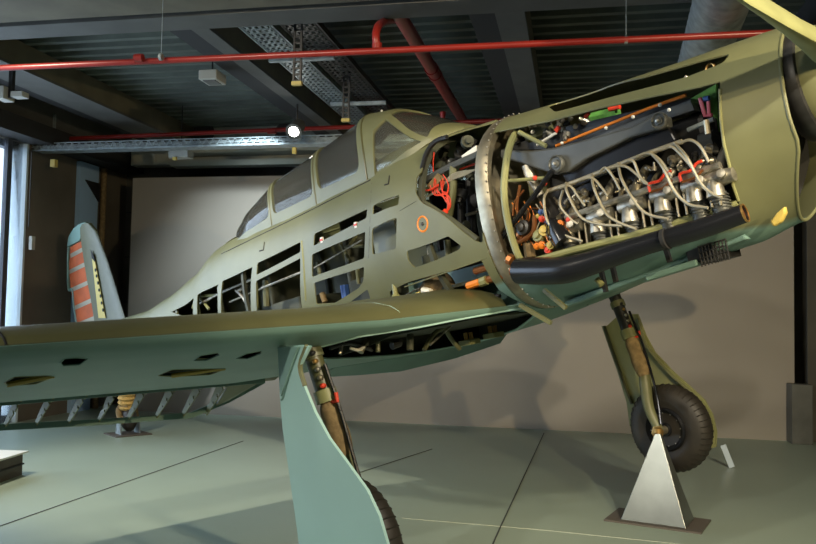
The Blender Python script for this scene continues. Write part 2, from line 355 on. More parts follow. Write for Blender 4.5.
room_obj(MB().tube([(q.x, q.y, q.z+.05), (q.x, q.y, ZC+.05)], .008, 8), 'stem', 'darkmetal', q, parent=r)
q = PR(295, 130, 1, 8.3)
r = room_empty('spotlight', q, 'round spotlight that is switched on, glowing white above the rear canopy', 'lamp')
ax = V((0.02, -.75, -.5)).normalized()
room_obj(MB().lathe([(-.16, .03), (-.15, .075), (.0, .085), (.05, .09)], q, ax, 24), 'housing', 'grey', q, parent=r)
room_obj(MB().lathe([(.051, .055), (.056, .0525), (.058, .03)], q, ax, 24), 'lens', 'glow', q, parent=r)
room_obj(MB().tube([(q.x, q.y+.05, q.z+.06), (q.x, q.y+.05, ZC+.05)], .012, 8), 'stem', 'darkmetal', q, parent=r)
room_obj(MB().box((q.x-.02, q.y-.02, q.z-.26), (q.x+.02, q.y+.02, q.z-.19)), 'end_cap', 'yellow', q, parent=r, smooth=False)
for u, lab in ((204, 'round dark air vent on the bulkhead left of the lit spotlight'), (286, 'round dark air vent on the bulkhead directly behind the lit spotlight'), (478, 'round dark air vent on the bulkhead behind the windscreen top')):
    q = PR(u, 133 if u < 300 else 128, 1, YB+.29); q = V((q.x, YB+.3, q.z))
    v_ = MB().lathe([(0, .15), (-.02, .155), (-.02, .13), (-.004, .125), (-.004, .0)], q, (0, 1, 0), 28)
    room_obj(v_, 'air_vent', 'lampdark', q, lab, 'vent', 'round air vents on the bulkhead')
# steel column, blue daylight put into its colour, and the brown pipe beside it
a = (XW+.24, 9.62, 0)
ya, yb = PR(79.5, 200, 0, XW+.06).y, PR(98, 200, 0, XW+.06).y; a = (XW+.06, ya, 0)
c_ = MB().box((XW, ya, 0), (XW+.06, yb, 3.28)); ob = room_obj(c_, 'steel_column', 'bluecol', a, 'steel column tinted with blue daylight, standing behind the tail fin', 'column', smooth=False)
room_obj(MB().prism([(a[0], ya+.1, 3.05), (a[0], yb, 3.05), (a[0]+.0, yb, 2.8)], (.02, 0, 0)), 'gusset', 'darkmetal', a, parent=ob, smooth=False)
room_obj(MB().tube([(XW+.05, yb+.14, 0), (XW+.05, yb+.14, 3.28)], .04, 12), 'drain_pipe', 'canvas', (XW+.05, yb+.14, 0), 'thin brown pipe standing right of the blue-lit column', 'pipe')
# cable with a small tag hanging at the far left
q = PR(32, 150, 0, XW+.1)
ob = room_obj(MB().tube([(q.x, q.y, 3.2), (q.x, q.y, 2.3)], .006, 6), 'hanging_cable', 'darkmetal', q, 'thin cable with a pale switch box hanging down the left wall', 'cable')
q2 = PR(32, 243, 0, XW+.1); room_obj(MB().box((q2.x-.02, q2.y-.03, q2.z-.08), (q2.x+.02, q2.y+.03, q2.z+.08)), 'switch_box', 'lampbox', q, parent=ob, smooth=False)
# right end: dark posts and low block
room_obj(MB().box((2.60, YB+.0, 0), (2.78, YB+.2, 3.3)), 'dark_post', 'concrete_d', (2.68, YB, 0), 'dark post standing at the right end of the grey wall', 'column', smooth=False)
q = PR(797, 441, 2, 0); room_obj(MB().box((q.x-.12, YB-.24, 0), (q.x+.10, YB-.02, .66)), 'low_block', 'grey', (q.x, q.y, 0), 'low dark grey block on the floor at the right end of the wall', 'block', smooth=False, bev=.006)
# plinth at left edge
p1, p0 = PR(22, 475, 2, 0), PR(-70, 507, 2, 0); ex_ = (p0-p1); Lx = ex_.length; ex_.normalize()
r = room_empty('plinth', p1, 'low brown plinth with a pale top at the left edge of the floor', 'plinth'); r.rotation_euler.z = -AR+atan2(ex_.y, ex_.x)
def pl(mb, n, m): mb.obj(n, m, r, smooth=False)
pl(MB().box((0, -.7, 0), (Lx, 0, .085)), 'base', 'flooredge'); pl(MB().box((-.01, -.71, .085), (Lx, .01, .097)), 'shadow_gap', 'matt_black')
pl(MB().box((0, -.7, .097), (Lx, 0, .175)), 'upper_block', 'flooredge'); pl(MB().box((-.03, -.74, .175), (Lx, .03, .19)), 'top_panel', 'plinthtop')
# small tilted label holder on the floor
a = PR(732, 468, 2, .0); b_ = PR(723, 445, 1, a.y+.02)
room_obj(MB().bar(a+V((0, 0, .005)), b_, .05, .008, up=(0, 1, 0)), 'label_holder', 'acryl', a, 'small pale tilted strip standing on the floor right of the far wheel', 'label holder', smooth=False)

# ------------------------------------------------------------------ AIRCRAFT
BASE = V((-2.3, 0, -1.95))
AC = bpy.data.objects.new('trainer_aircraft', None); C.objects.link(AC); AC.empty_display_size = .3
AC.matrix_world = Matrix.Translation(A2W(BASE)) @ RA.to_4x4()
tag(AC, 'cutaway olive-green propeller trainer aircraft standing on the display floor, engine uncovered', 'aircraft')
def part(mb, name, m, parent=None, **kw):
    o = mb.obj(name, m, parent or AC, **kw)
    if parent is None: o.location = -BASE
    return o
def interp(tab, x):
    if x >= tab[0][0]: return tab[0][1:]
    for a, b in zip(tab, tab[1:]):
        if x >= b[0]:
            t = (x-a[0])/(b[0]-a[0]); t = t*t*(3-2*t)*.35+t*.65
            return tuple(p+(q-p)*t for p, q in zip(a[1:], b[1:]))
    return tab[-1][1:]
FUS = [(-.45, .285, .45, -.38, 2.0), (-.8, .355, .465, -.43, 2.2), (-1.4, .40, .50, -.50, 2.3), (-2.0, .44, .555, -.535, 2.3), (-2.35, .465, .60, -.53, 2.3),
       (-2.7, .485, .66, -.52, 2.2), (-3.3, .49, .62, -.52, 2.3), (-4.2, .45, .60, -.56, 2.3), (-4.9, .39, .58, -.58, 2.2), (-5.3, .34, .54, -.5, 2.1), (-5.75, .285, .40, -.40, 2.1),
       (-6.4, .22, .29, -.25, 2), (-7.0, .17, .23, -.13, 2), (-7.8, .11, .25, -.02, 2), (-8.7, .05, .28, .1, 2)]
def FS(x, th):
    w_, zt, zb, n = interp(FUS, x); zc = .5*(zt+zb)+.02; c, s = cos(th), sin(th)
    hh = (zt-zc) if s > 0 else (zc-zb)
    return V((x, -w_*math.copysign(abs(c)**(2/n), c), zc+hh*math.copysign(abs(s)**(2/n), s)))
def FSinv(p):
    w_, zt, zb, n = interp(FUS, p.x); zc = .5*(zt+zb)+.02
    hh = (zt-zc) if p.z > zc else (zc-zb)
    c = min(1, abs(p.y)/w_)**(n/2); s = min(1, abs(p.z-zc)/hh)**(n/2)
    th = atan2(math.copysign(s, p.z-zc), math.copysign(c, -p.y) if abs(p.y) > 1e-6 else 0); return p.x, th
NX, NT = 170, 96
gv = []; gf = []
for i in range(NX+1):
    x = -.45-8.25*i/NX
    for j in range(NT): gv.append(FS(x, -pi/2+2*pi*j/NT))
for i in range(NX):
    for j in range(NT): gf.append((i*NT+j, i*NT+(j+1) % NT, (i+1)*NT+(j+1) % NT, (i+1)*NT+j))
BVH = BVHTree.FromPolygons(gv, gf)
def hitF(u, v):
    d = rayA(u, v).normalized(); loc = BVH.ray_cast(EA, d)[0]
    if loc is None: loc = BVH.find_nearest(PA(u, v, -.1))[0]
    return FSinv(loc)
KT = .45
def inpoly(p, P):
    c = False; n = len(P)
    for i in range(n):
        a, b = P[i], P[(i+1) % n]
        if (a[1] > p[1]) != (b[1] > p[1]) and p[0] < (b[0]-a[0])*(p[1]-a[1])/(b[1]-a[1])+a[0]: c = not c
    return c
def densify(P, st):
    out = []
    for i in range(len(P)):
        a, b = P[i], P[(i+1) % len(P)]; n = max(1, int(math.hypot(a[0]-b[0], a[1]-b[1])/st))
        out += [(a[0]+(b[0]-a[0])*k/n, a[1]+(b[1]-a[1])*k/n) for k in range(n)]
    return out
def rounded(P, r=.02):
    out = []; n = len(P)
    for i in range(n):
        a, b, c = (V((*P[i-1], 0)), V((*P[i], 0)), V((*P[(i+1) % n], 0))); da, dc = a-b, c-b; ra = min(r, da.length*.4); rc = min(r, dc.length*.4)
        p0, p1 = b+da.normalized()*ra, b+dc.normalized()*rc
        for t in (0, .25, .5, .75, 1): q = p0*(1-t)**2+b*2*t*(1-t)+p1*t*t; out.append((q.x, q.y))
    return out
def panel(outer, holes, fn, st):
    """trims a curved sheet: outer and holes are loops in the sheet's own coordinates"""
    outer = densify(outer, st); holes = [densify(h, st) for h in holes]
    pts = []; ed = []
    for L in [outer]+holes:
        o = len(pts); pts += L; ed += [(o+i, o+(i+1) % len(L)) for i in range(len(L))]
    x0, x1 = min(p[0] for p in outer), max(p[0] for p in outer); y0, y1 = min(p[1] for p in outer), max(p[1] for p in outer)
    nx = int((x1-x0)/st)+1; ny = int((y1-y0)/st)+1
    for i in range(nx+1):
        for j in range(ny+1):
            p = (x0+(x1-x0)*i/nx, y0+(y1-y0)*j/ny)
            if inpoly(p, outer) and not any(inpoly(p, h) for h in holes) and min((p[0]-q[0])**2+(p[1]-q[1])**2 for q in pts[:len(outer)+sum(map(len, holes))]) > (st*.4)**2: pts.append(p)
    r = delaunay_2d_cdt([V(p) for p in pts], ed, [], 0, 1e-6)
    vs, fs = r[0], r[2]; keep = []
    for f in fs:
        c = (sum(vs[i].x for i in f)/len(f), sum(vs[i].y for i in f)/len(f))
        if inpoly(c, outer) and not any(inpoly(c, h) for h in holes): keep.append(tuple(f))
    mb = MB(); mb.add([fn(v.x, v.y) for v in vs], keep)
    return mb
fs_fn = lambda a, b: FS(a, b/KT)
def fh(px, r=.014): return rounded([(lambda q: (q[0], q[1]*KT))(hitF(u, v)) for u, v in px], r)
HP = pi/2*KT
holes = []
H = [[(447, 137), (496, 122), (487, 150), (484, 200), (483, 243), (476, 241), (450, 220), (422, 203), (416, 193), (417, 177), (422, 172), (428, 152), (437, 141)],
     [(315, 234), (368, 209), (367, 218), (314, 246)], [(373.5, 206), (400, 195), (399, 205), (373, 215)],
     [(312.5, 254.5), (366, 231.5), (364.7, 258), (312.5, 277)], [(372.6, 228.7), (397.4, 217.7), (396.5, 249), (373, 254.5)],
     [(314.7, 282.7), (364.7, 266.7), (363.7, 281), (359, 288), (335, 303), (317, 304)], [(350, 302), (368, 289), (371, 299)],
     [(407, 251), (448.7, 236), (462, 246), (458.7, 250), (415, 267.7), (408.7, 261)],
     [(258, 263), (301, 242), (301, 252), (257, 275)], [(256.5, 281), (301, 258), (303, 312), (258, 318)], [(223, 281), (253, 267), (252, 318), (222, 320)],
     [(198, 295), (219, 284.5), (219, 320), (198, 320)], [(172, 312), (194, 298), (194, 322)],
     [(390, 291), (440, 273), (482, 260), (500, 290), (528, 304), (480, 318), (400, 318)]]
holes = [fh(h) for h in H]
# cockpit opening under the canopy (both sides of the crown)
sill = lambda x: None
ck = []
cx = [-2.98, -3.4, -4.0, -4.6, -5.05]
def th_at(x, z):
    w_, zt, zb, n = interp(FUS, x); zc = .5*(zt+zb)+.02; return math.asin(max(-1, min(1, ((z-zc)/(zt-zc)))) ** (n/2))
SZ = lambda x: .455+.0*(x+3)   # sill height
for x in cx: ck.append((x, th_at(x, .49)*KT))
ckl = [p for p in ck]+[(x, (pi-t/KT)*KT) for x, t in reversed(ck)]
# aft skin: firewall to tail, starboard + port, one sheet around from keel to keel
XF = -2.03
outer = [(XF, -HP), (-8.69, -HP), (-8.69, 3*HP), (XF, 3*HP)]
sk = panel(outer, holes+[ckl], fs_fn, .05)
fus = part(sk, 'fuselage', 'skin', sol=.008)
# raised panel lines
def onskin(path, off=.004): return [FS(*hitF(u, v))+V((0, -off, 0)) for u, v in path]
def line(pxs, r, name, m, par, sm=0, n=8, off=.003):
    P = []
    for a, b in zip(pxs, pxs[1:]): P += [(a[0]+(b[0]-a[0])*k/n, a[1]+(b[1]-a[1])*k/n) for k in range(n)]
    return part(MB().tube(onskin(P+[pxs[-1]], off), r, 6), name, m, par)
line([(222, 254), (300, 216), (371, 180)], .0045, 'canopy_rail', 'matt_black', fus, n=10)
line([(372, 183), (369, 258)], .0016, 'panel_seam', 'darkmetal', fus); line([(400, 211), (417, 201)], .0015, 'panel_seam', 'darkmetal', fus)
line([(405, 287), (487, 258)], .004, 'lower_edge_trim', 'olive', fus)
line([(302, 241), (304, 262), (306, 300)], .014, 'frame_edge', 'olive_light', fus, off=-.005)
line([(316, 243), (366, 221)], .006, 'stringer', 'olive', fus, off=-.02)
for (u, v) in ((265, 247), (390, 181)):
    line([(u, v-5), (u-1, v+3), (u-5, v+4)], .005, 'step_handle', 'matt_black', fus, n=3)
# ring marking
c0 = FS(*hitF(423, 224)); ring = MB(); pts = []
rp = []
for k in range(25):
    a = 2*pi*k/24; rp.append((423+5.0*cos(a), 224+7.5*sin(a)))
part(MB().tube(onskin(rp, .001), .0065, 6), 'ring_marking', 'orange', fus)
part(MB().ball(c0, .012), 'ring_centre', 'darkmetal', fus)
for (u, v) in ((322, 240), (356, 225)):
    q = FS(*hitF(u, v)); part(MB().box((q.x-.012, q.y-.006, q.z-.018), (q.x+.012, q.y+.006, q.z+.018)), 'warning_tag', 'white', fus, smooth=False)
    part(MB().box((q.x-.013, q.y-.009, q.z-.005), (q.x+.013, q.y-.005, q.z+.007)), 'red_stripe', 'red', fus, smooth=False)
# interior: frames, stringers, floor, seats
def frame_ring(x, sc=.965, w_=.03, th=.02, name='fuselage_frame', m='olive_deep', t0=-pi/2, t1=3*pi/2, n=48):
    zc = .5*(interp(FUS, x)[1]+interp(FUS, x)[2]); mb = MB(); rows = []
    for dx, s in ((-w_/2, sc), (w_/2, sc), (w_/2, sc-.06), (-w_/2, sc-.06), (-w_/2, sc)):
        row = []
        for k in range(n+1):
            p = FS(x, t0+(t1-t0)*k/n); row.append(V((x+dx, p.y*s, zc+(p.z-zc)*s)))
        rows.append(row)
    mb.grid(rows); return part(mb, name, m, fus)
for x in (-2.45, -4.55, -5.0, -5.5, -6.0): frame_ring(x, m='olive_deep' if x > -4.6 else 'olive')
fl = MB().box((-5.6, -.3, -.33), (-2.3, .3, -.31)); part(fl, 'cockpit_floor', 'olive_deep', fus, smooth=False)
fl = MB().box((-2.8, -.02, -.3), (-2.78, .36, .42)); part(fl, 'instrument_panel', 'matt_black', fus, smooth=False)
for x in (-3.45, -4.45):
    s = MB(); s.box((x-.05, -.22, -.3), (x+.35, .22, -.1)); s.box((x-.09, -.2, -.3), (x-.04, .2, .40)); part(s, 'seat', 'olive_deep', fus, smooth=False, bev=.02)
# tubes inside seen through the openings
def wire(name, m, y, px, r, par, sm=5, seg=8): return part(MB().tube([PA(u, v, y) if len(q) == 0 else PA(u, v, q[0]) for u, v, *q in px], r, seg, sm=sm), name, m, par)
wire('control_tube', 'alu', -.26, [(196, 306), (225, 291), (255, 278), (301, 256)], .011, fus)
wire('control_tube', 'alu', -.3, [(262, 288), (302, 272)], .009, fus, 0)
wire('control_rod', 'alu_lead', -.2, [(230, 302), (258, 290), (300, 273)], .008, fus, 0)
wire('brace_tube', 'olive_light', -.25, [(198, 296), (221, 295)], .013, fus, 0); wire('brace_tube', 'olive_light', -.25, [(196, 293), (209, 309)], .013, fus, 0)
wire('brace_tube', 'olive_light', -.25, [(197, 292), (193, 308)], .013, fus, 0)
wire('bell_crank', 'alu', -.24, [(236, 290), (242, 296), (248, 305)], .014, fus, 3); wire('bell_crank', 'alu', -.24, [(238, 291), (248, 286)], .014, fus, 0)
wire('frame_post', 'olive_light', -.27, [(256, 278), (257, 308)], .014, fus, 0); wire('frame_post', 'olive', -.2, [(266, 280), (267, 306)], .03, fus, 0); wire('frame_post', 'olive', -.2, [(222, 282), (221, 308)], .014, fus, 0)
wire('control_rod', 'alu', -.3, [(314, 268), (345, 250), (362, 240)], .006, fus, 0)
wire('truss_tube', 'olive', -.25, [(340, 242), (350, 262)], .011, fus, 0); wire('truss_tube', 'olive', -.25, [(345, 247), (364, 246)], .011, fus, 0); wire('truss_tube', 'olive', -.2, [(318, 262), (320, 276)], .016, fus, 0)
wire('truss_tube', 'olive', -.2, [(356, 236), (346, 250)], .011, fus, 0)
wire('oil_bottle', 'blue', -.15, [(345, 285), (347, 299)], .035, fus, 0); wire('lever', 'canvas', -.25, [(322, 293), (325, 302)], .02, fus, 0)
wire('lever', 'olive', -.3, [(357, 266), (359, 284)], .014, fus, 0)
q = PA(384, 238, -.38); part(MB().box((q.x-.11, q.y, q.z-.12), (q.x+.12, q.y+.03, q.z+.10)), 'equipment_box', 'olive', fus, smooth=False, bev=.006)
q = PA(440, 256, -.32); part(MB().box((q.x-.16, q.y, q.z-.05), (q.x+.2, q.y+.03, q.z+.03)), 'equipment_box', 'olive', fus, smooth=False, bev=.006)
wire('frame_post', 'olive', -.34, [(447, 240), (449, 262)], .02, fus, 0); wire('hanging_wire', 'white', -.3, [(427, 246), (428, 258), (424, 262)], .004, fus)
# underside opening: hoses and bags
q = PA(436, 290, -.25); part(MB().lathe([(-.12, .01), (-.1, .06), (0, .1), (.1, .07), (.13, .01)], q, (1, .2, .3), 16), 'cloth_bag', 'canvas', fus)
wire('hose', 'copper', -.34, [(505, 275), (480, 282)], .022, fus, 0); wire('hose_end', 'orange', -.36, [(480, 282), (468, 286)], .021, fus, 0); wire('hose_collar', 'olive_light', -.35, [(487, 280), (480, 282.5)], .026, fus, 0)
wire('hose_end', 'copper', -.36, [(475, 271), (488, 267)], .02, fus, 0); wire('bonding_wire', 'alu_lead', -.3, [(398, 300), (418, 289), (440, 283)], .006, fus)
wire('connector', 'yellow', -.36, [(412, 297), (421, 293)], .014, fus, 0); wire('connector', 'white', -.36, [(423, 290), (431, 292)], .02, fus, 0)
q = PA(396, 297, -.42); part(MB().lathe([(-.04, .03), (0, .032), (.02, .016), (.1, .012), (.11, .012)], q, (0, 0, 1), 16), 'filler_neck', 'olive_light', fus)
wire('cable', 'darkmetal', -.3, [(395, 305), (430, 300), (500, 296)], .012, fus, 3)
q = PA(444, 296, -.1); part(MB().box((q.x-.6, -.05, -.50), (q.x+.6, .0, -.2)), 'keel_web', 'teal', fus, smooth=False)

# forward bay opening between windscreen and firewall
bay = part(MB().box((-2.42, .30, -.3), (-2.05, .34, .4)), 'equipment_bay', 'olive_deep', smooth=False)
wire('deck_rail', 'olive', -.02, [(447, 137), (497, 121.5)], .012, bay, 0)
wire('bearer_tube', 'grey', -.34, [(420, 183), (450, 167), (486, 151)], .022, bay, 0)
wire('bay_post', 'olive', -.34, [(453, 166), (453, 190), (449, 216)], .022, bay, 3)
wire('bay_edge', 'darkmetal', -.4, [(421, 172), (427, 152), (436, 141), (447, 137)], .014, bay, 4)
q = PA(471, 153.5, -.33); part(MB().bar(q-V((.06, 0, .012)), q+V((.06, 0, .012)), .03, .035), 'white_box', 'white', bay, smooth=False, bev=.005)
rnd = random.Random(3)
for i in range(26):
    u = rnd.uniform(432, 480); v = rnd.uniform(140, 228)
    if v > 200 and u < 458: continue
    q = PA(u, v, rnd.uniform(-.3, 0)); r_ = rnd.uniform(.015, .045); axs = V((rnd.uniform(-1, 1), rnd.uniform(-1, .2), rnd.uniform(-1, 1)))
    part(MB().lathe([(-r_, r_*.6), (-r_*.9, r_), (r_*.6, r_), (r_*.6, r_*.5), (r_*1.4, r_*.45)], q, axs, 14), 'instrument_back', rnd.choice(['darkmetal', 'matt_black', 'darkmetal', 'grey', 'olive_deep']), bay)
for i in range(10):
    u = 430+rnd.uniform(0, 16); v = 178+rnd.uniform(-4, 8)
    wire('red_wire', 'red', -.37, [(u, v), (u+rnd.uniform(-2, 6), v+10), (445+rnd.uniform(-3, 3), 195+rnd.uniform(-3, 4)), (449+rnd.uniform(-1.5, 1.5), 207), (443, 214)], .0028, bay, 5, 6)
wire('red_wire', 'red', -.38, [(420, 190), (430, 190), (438, 185)], .006, bay, 5, 6); wire('red_plug', 'red', -.38, [(441, 215), (446, 211)], .016, bay, 0)
wire('red_wire', 'red', -.3, [(434, 152), (433, 166), (434, 176)], .004, bay, 4, 6); wire('red_wire', 'red', -.3, [(460, 169), (472, 165), (482, 162)], .006, bay, 4, 6)
for k in range(7): wire('grey_wire', 'alu_lead', -.36, [(425, 198), (440, 187+k*.5), (452, 180-k), (466+k*2, 175-k)], .0025, bay, 4, 5)
q = PA(436, 184, -.35); part(MB().bar(q-V((.05, 0, .015)), q+V((.05, 0, .03)), .03, .05), 'terminal_block', 'canvas', bay, smooth=False)
wire('slotted_strap', 'olive_deep', -.42, [(418, 194), (424, 203), (450, 219), (478, 240)], .018, bay, 0)
wire('vertical_pipe', 'darkmetal', -.1, [(470, 180), (472, 232)], .03, bay, 0); wire('vertical_pipe', 'darkmetal', -.2, [(461, 190), (461, 225)], .02, bay, 0)
wire('vertical_pipe', 'steel', -.15, [(466, 215), (478, 212)], .01, bay, 0)

# firewall
fw = []; n = 64
mb = MB(); c0 = V((-2.02, 0, 0)); rr = [FS(-2.02, -pi/2+2*pi*k/n) for k in range(n)]
mb.add([V((-2.02, p.y*.97, p.z*.97)) for p in rr]+[V((-2.0, p.y*.97, p.z*.97)) for p in rr], [tuple(range(n))[::-1], tuple(range(n, 2*n))]+[(k, (k+1) % n, n+(k+1) % n, n+k) for k in range(n)])
fire = part(mb, 'firewall', 'steel')
mb = MB(); rows = []
for dx, s in ((-2.03, .99), (-2.01, 1.005), (-1.96, 1.005), (-1.94, .99), (-1.94, .93), (-1.97, .91)):
    rows.append([V((dx, p.y*s, p.z*s)) for p in rr])
mb.grid(rows, True); part(mb, 'firewall_flange', 'steel', fire, sol=.004)
for k in range(0, n):
    p = rr[k]
    if p.y < 0: part(MB().ball((-1.945, p.y*1.012, p.z*1.012), .005, 6), 'rivet', 'alu', fire)

# ---- nose: cowl (closed port side, top, bottom), cut on starboard
topedge = [(719, 82), (700, 87), (660, 95), (600, 108), (550, 121), (500, 131)]
boty = [(741, 203), (700, 216), (640, 233.5), (570, 251), (535, 261), (515, 269)]
def hx(u, v): q = hitF(u, v); return (q[0], q[1]*KT)
te = [hx(*p) for p in topedge]; be = [hx(*p) for p in boty]
XN = -.80
re_ = [hx(719, 90), hx(720, 120), hx(723, 145), hx(728, 165), hx(734, 185), hx(741, 200)]
print('cowl edges', [tuple(round(c, 3) for c in p) for p in te+re_+be])
cut = [(-2.06, te[-1][1])]+te[::-1]+re_+be+[(-2.06, be[-1][1])]
slot = fh([(548, 107), (556, 101), (600, 89), (640, 78.5), (680, 67.5), (729, 55), (722, 64), (711, 68.5), (687, 77.5), (640, 90), (590, 103.5), (555, 112.5)], .02)
nose_outer = [(-.46, -HP), (-.46, 3*HP), (-1.97, 3*HP), (-1.97, -HP)]
def rake(p):  # the front lip is raked aft below the spinner
    t = max(0, min(1, (p.x+.80)/.34)); 
    return V((p.x+.02*t-.5*max(0, -.10-p.z)*t, p.y*(1-.75*max(0, -.0-p.z)*t), p.z))
nfn = lambda a, b: rake(FS(a, b/KT))
# outer loop of starboard opening clipped at x=-1.97
cut = [(max(p[0], -1.969), p[1]) for p in cut]
half = [(-.46, -HP), (-.46, 3*HP), (-1.97, 3*HP), (-1.97, -HP)]
outl = [(-.46, -HP), (-1.97, -HP), (-1.97, be[-1][1])]+be[::-1]+re_[::-1]+te+[(-1.97, te[-1][1]), (-1.97, 3*HP), (-.46, 3*HP)]
cw = panel(outl, [slot], nfn, .04)
cowl = part(cw, 'engine_cowling', 'skin', sol=.007)
def nline(P, r, name, m, par, off=0): return part(MB().tube([nfn(a, b)+V((0, off, 0)) for a, b in P], r, 8), name, m, par)
nline(densify(be, .08)[:-1] if 0 else be, .017, 'lower_rail', 'olive_light', cowl, -.012)
nline(re_, .007, 'opening_edge', 'olive_light', cowl, -.004)
nline(te, .006, 'opening_edge', 'olive', cowl, 0)
# nose lip
lip = MB(); lp = []
for k in range(61):
    th = -pi/2+2*pi*k/60; lp.append(rake(FS(-.46, th)))
part(MB().tube(lp, .008, 10), 'nose_lip', 'olive', cowl)
# black plate standing in for the shade inside the intake; inlet vane
mb = MB(); fr_ = [rake(FS(-.60, -pi/2+2*pi*k/40)) for k in range(40)]
fr_ = [V((p.x-.02, p.y*.95, p.z*.96)) for p in fr_]
mb.add(fr_+[V((-.62, 0, .05))], [(k, (k+1) % 40, 40) for k in range(40)]); part(mb, 'intake_dark_plate', 'matt_black', cowl, sol=.006)
ctr = V((-.42, 0, .17))
part(MB().prism([PA(u, v, -.23) for u, v in ((784, 206), (785.5, 213), (781, 222), (773, 227), (769.5, 222), (776, 213))], (0, .03, 0)), 'inlet_vane', 'yellow', cowl, smooth=False, bev=.008)  # yellow puts the warm light on this piece into its colour
# lifting eye and screws on the top cowl
q = PA(710.5, 68, -.17); part(MB().tube([q+V((.02*cos(a*pi/6), 0, .02*sin(a*pi/6))) for a in range(13)], .006, 8), 'lifting_eye', 'brass', cowl)
q = PA(686, 77, -.2); part(MB().ball(q, .008), 'screw_head', 'alu', cowl)
# lower engine fairing under the exhaust + oil cooler box
fr = part(MB().bar(PA(566, 305, -.12), PA(748, 236, -.12), .06, .03), 'lower_fairing_rail', 'teal', smooth=False, bev=.008)
part(MB().bar(PA(648, 278, -.16), PA(700, 262, -.16), .06, .03), 'fairing_step', 'teal', fr, smooth=False, bev=.008)
part(MB().bar(PA(701, 255, -.05), PA(726, 248, -.05), .26, .085), 'oil_cooler_mesh', 'darkmetal', fr, smooth=False)
gm = MB(); a_, b_ = PA(700, 256, -.19), PA(727, 248.5, -.19)
for k in range(9): q = a_.lerp(b_, k/8); gm.tube([q-V((0, 0, .05)), q+V((0, 0, .045))], .004, 5)
for k in range(4): gm.tube([a_+V((0, 0, -.04+.027*k)), b_+V((0, 0, -.04+.027*k))], .004, 5)
part(gm, 'cooler_grille', 'matt_black', fr)
for (u0, v0, u1, v1) in ((520, 305, 551, 323), (544, 290, 566, 308), (600, 265, 606, 292), (612, 264, 616, 282), (666, 249, 670, 262)):
    part(MB().bar(PA(u0, v0, -.3), PA(u1, v1, -.3), .02, .02), 'fairing_strut', 'olive' if u0 < 560 else 'matt_black', fr, smooth=False)
wire('latch_lug', 'olive_light', -.33, [(597, 279), (602, 285)], .016, fr, 0)
# front hoop frame
wire('hoop_frame', 'olive_light', -.41, [(518, 130, -.24), (512, 140, -.33), (507, 158, -.39), (504, 190, -.43), (508, 222, -.43), (516, 250, -.42), (524, 266, -.40)], .019, fire, 5, 8)
wire('brace_strut', 'olive_light', -.3, [(519, 132), (546, 146)], .012, fire, 0); wire('brace_strut', 'olive_light', -.35, [(507, 181), (545, 178)], .010, fire, 0)
wire('diagonal_strut', 'black', -.38, [(494, 247), (516, 220), (553, 170)], .014, fire, 0); wire('strut_end', 'steel', -.4, [(490, 252), (497, 243)], .02, fire, 0)

# ---- engine
en = MB()
# crankcase block
a_, b_ = V((-1.85, -.02, .06)), V((-.85, -.02, .02))
en.bar(a_, b_, .30, .34)
eng = part(en, 'engine', 'darkmetal', smooth=False, bev=.03)
def flat(name, m, y, px, th, par, **kw): return part(MB().prism([PA(u, v, y) for u, v in px], (0, th, 0)), name, m, par, smooth=False, **kw)
flat('engine_bearer', 'grey', -.31, [(500, 149), (528, 151), (557, 147), (630, 127), (650, 117), (658, 113), (667, 117), (668, 127), (630, 138), (585, 160), (568, 172), (556, 175), (546, 172), (520, 163), (500, 158)], .05, eng, bev=.01)
flat('lower_bearer_plate', 'black', -.27, [(560, 172), (590, 158), (630, 137), (668, 126), (676, 140), (670, 148), (640, 160), (600, 177), (570, 190)], .03, eng, bev=.008)
flat('top_cover', 'darkmetal', -.20, [(500, 150), (560, 128), (690, 98), (694, 104), (640, 126), (556, 149)], .08, eng)
for (u, v, r_) in ((556.5, 164, .045), (659.5, 121, .04)):
    q = PA(u, v, -.33); part(MB().lathe([(-.01, r_), (.008, r_), (.014, r_*.85), (.006, r_*.68), (.006, r_*.5), (.014, r_*.42), (.016, .004)], q, (0, -1, 0), 26), 'bearer_bush', 'grey', eng)
    part(MB().lathe([(.01, r_*.2), (.024, r_*.18), (.026, .003)], q, (0, -1, 0), 14), 'bush_bolt', 'alu', eng)
wire('yellow_pipe', 'orange', -.25, [(556, 146), (600, 128), (650, 108), (686, 95)], .008, eng)
for (u, v) in ((562, 143), (606, 128), (633, 117), (669, 110), (660, 105)): part(MB().ball(PA(u, v, -.27), .009, 10), 'bolt_head', 'white', eng)
flat('top_valve_cover', 'grey', -.22, [(556, 150), (600, 133), (690, 100), (694, 110), (640, 128), (600, 140)], .06, eng)
wire('green_tank', 'green', -.12, [(592, 118), (618, 112)], .028, eng, 0); wire('red_label', 'red', -.15, [(609, 109), (620, 107)], .012, eng, 0)
# top rear accessory cluster
rnd = random.Random(11)
for i in range(24):
    u = rnd.uniform(516, 588); v = 140-(u-516)*.27+rnd.uniform(-9, 10)
    q = PA(u, v, rnd.uniform(-.26, -.14)); r_ = rnd.uniform(.01, .024); axs = V((rnd.uniform(-1, 1), rnd.uniform(-1, .0), rnd.uniform(-1, 1)))
    part(MB().lathe([(-r_, r_*.6), (-r_*.9, r_), (r_*.6, r_), (r_*.6, r_*.5), (r_*1.6, r_*.45)], q, axs, 12), 'accessory', rnd.choice(['alu', 'steel', 'darkmetal', 'grey', 'alu']), eng)
wire('white_tube', 'white', -.27, [(537, 145), (556, 133)], .008, eng, 0); wire('red_cap', 'red', -.27, [(556, 131), (559, 127)], .012, eng, 0)
wire('red_cap', 'red', -.27, [(585, 117), (589, 113)], .01, eng, 0); wire('accessory_case', 'olive', -.2, [(528, 137), (550, 128)], .035, eng, 0)
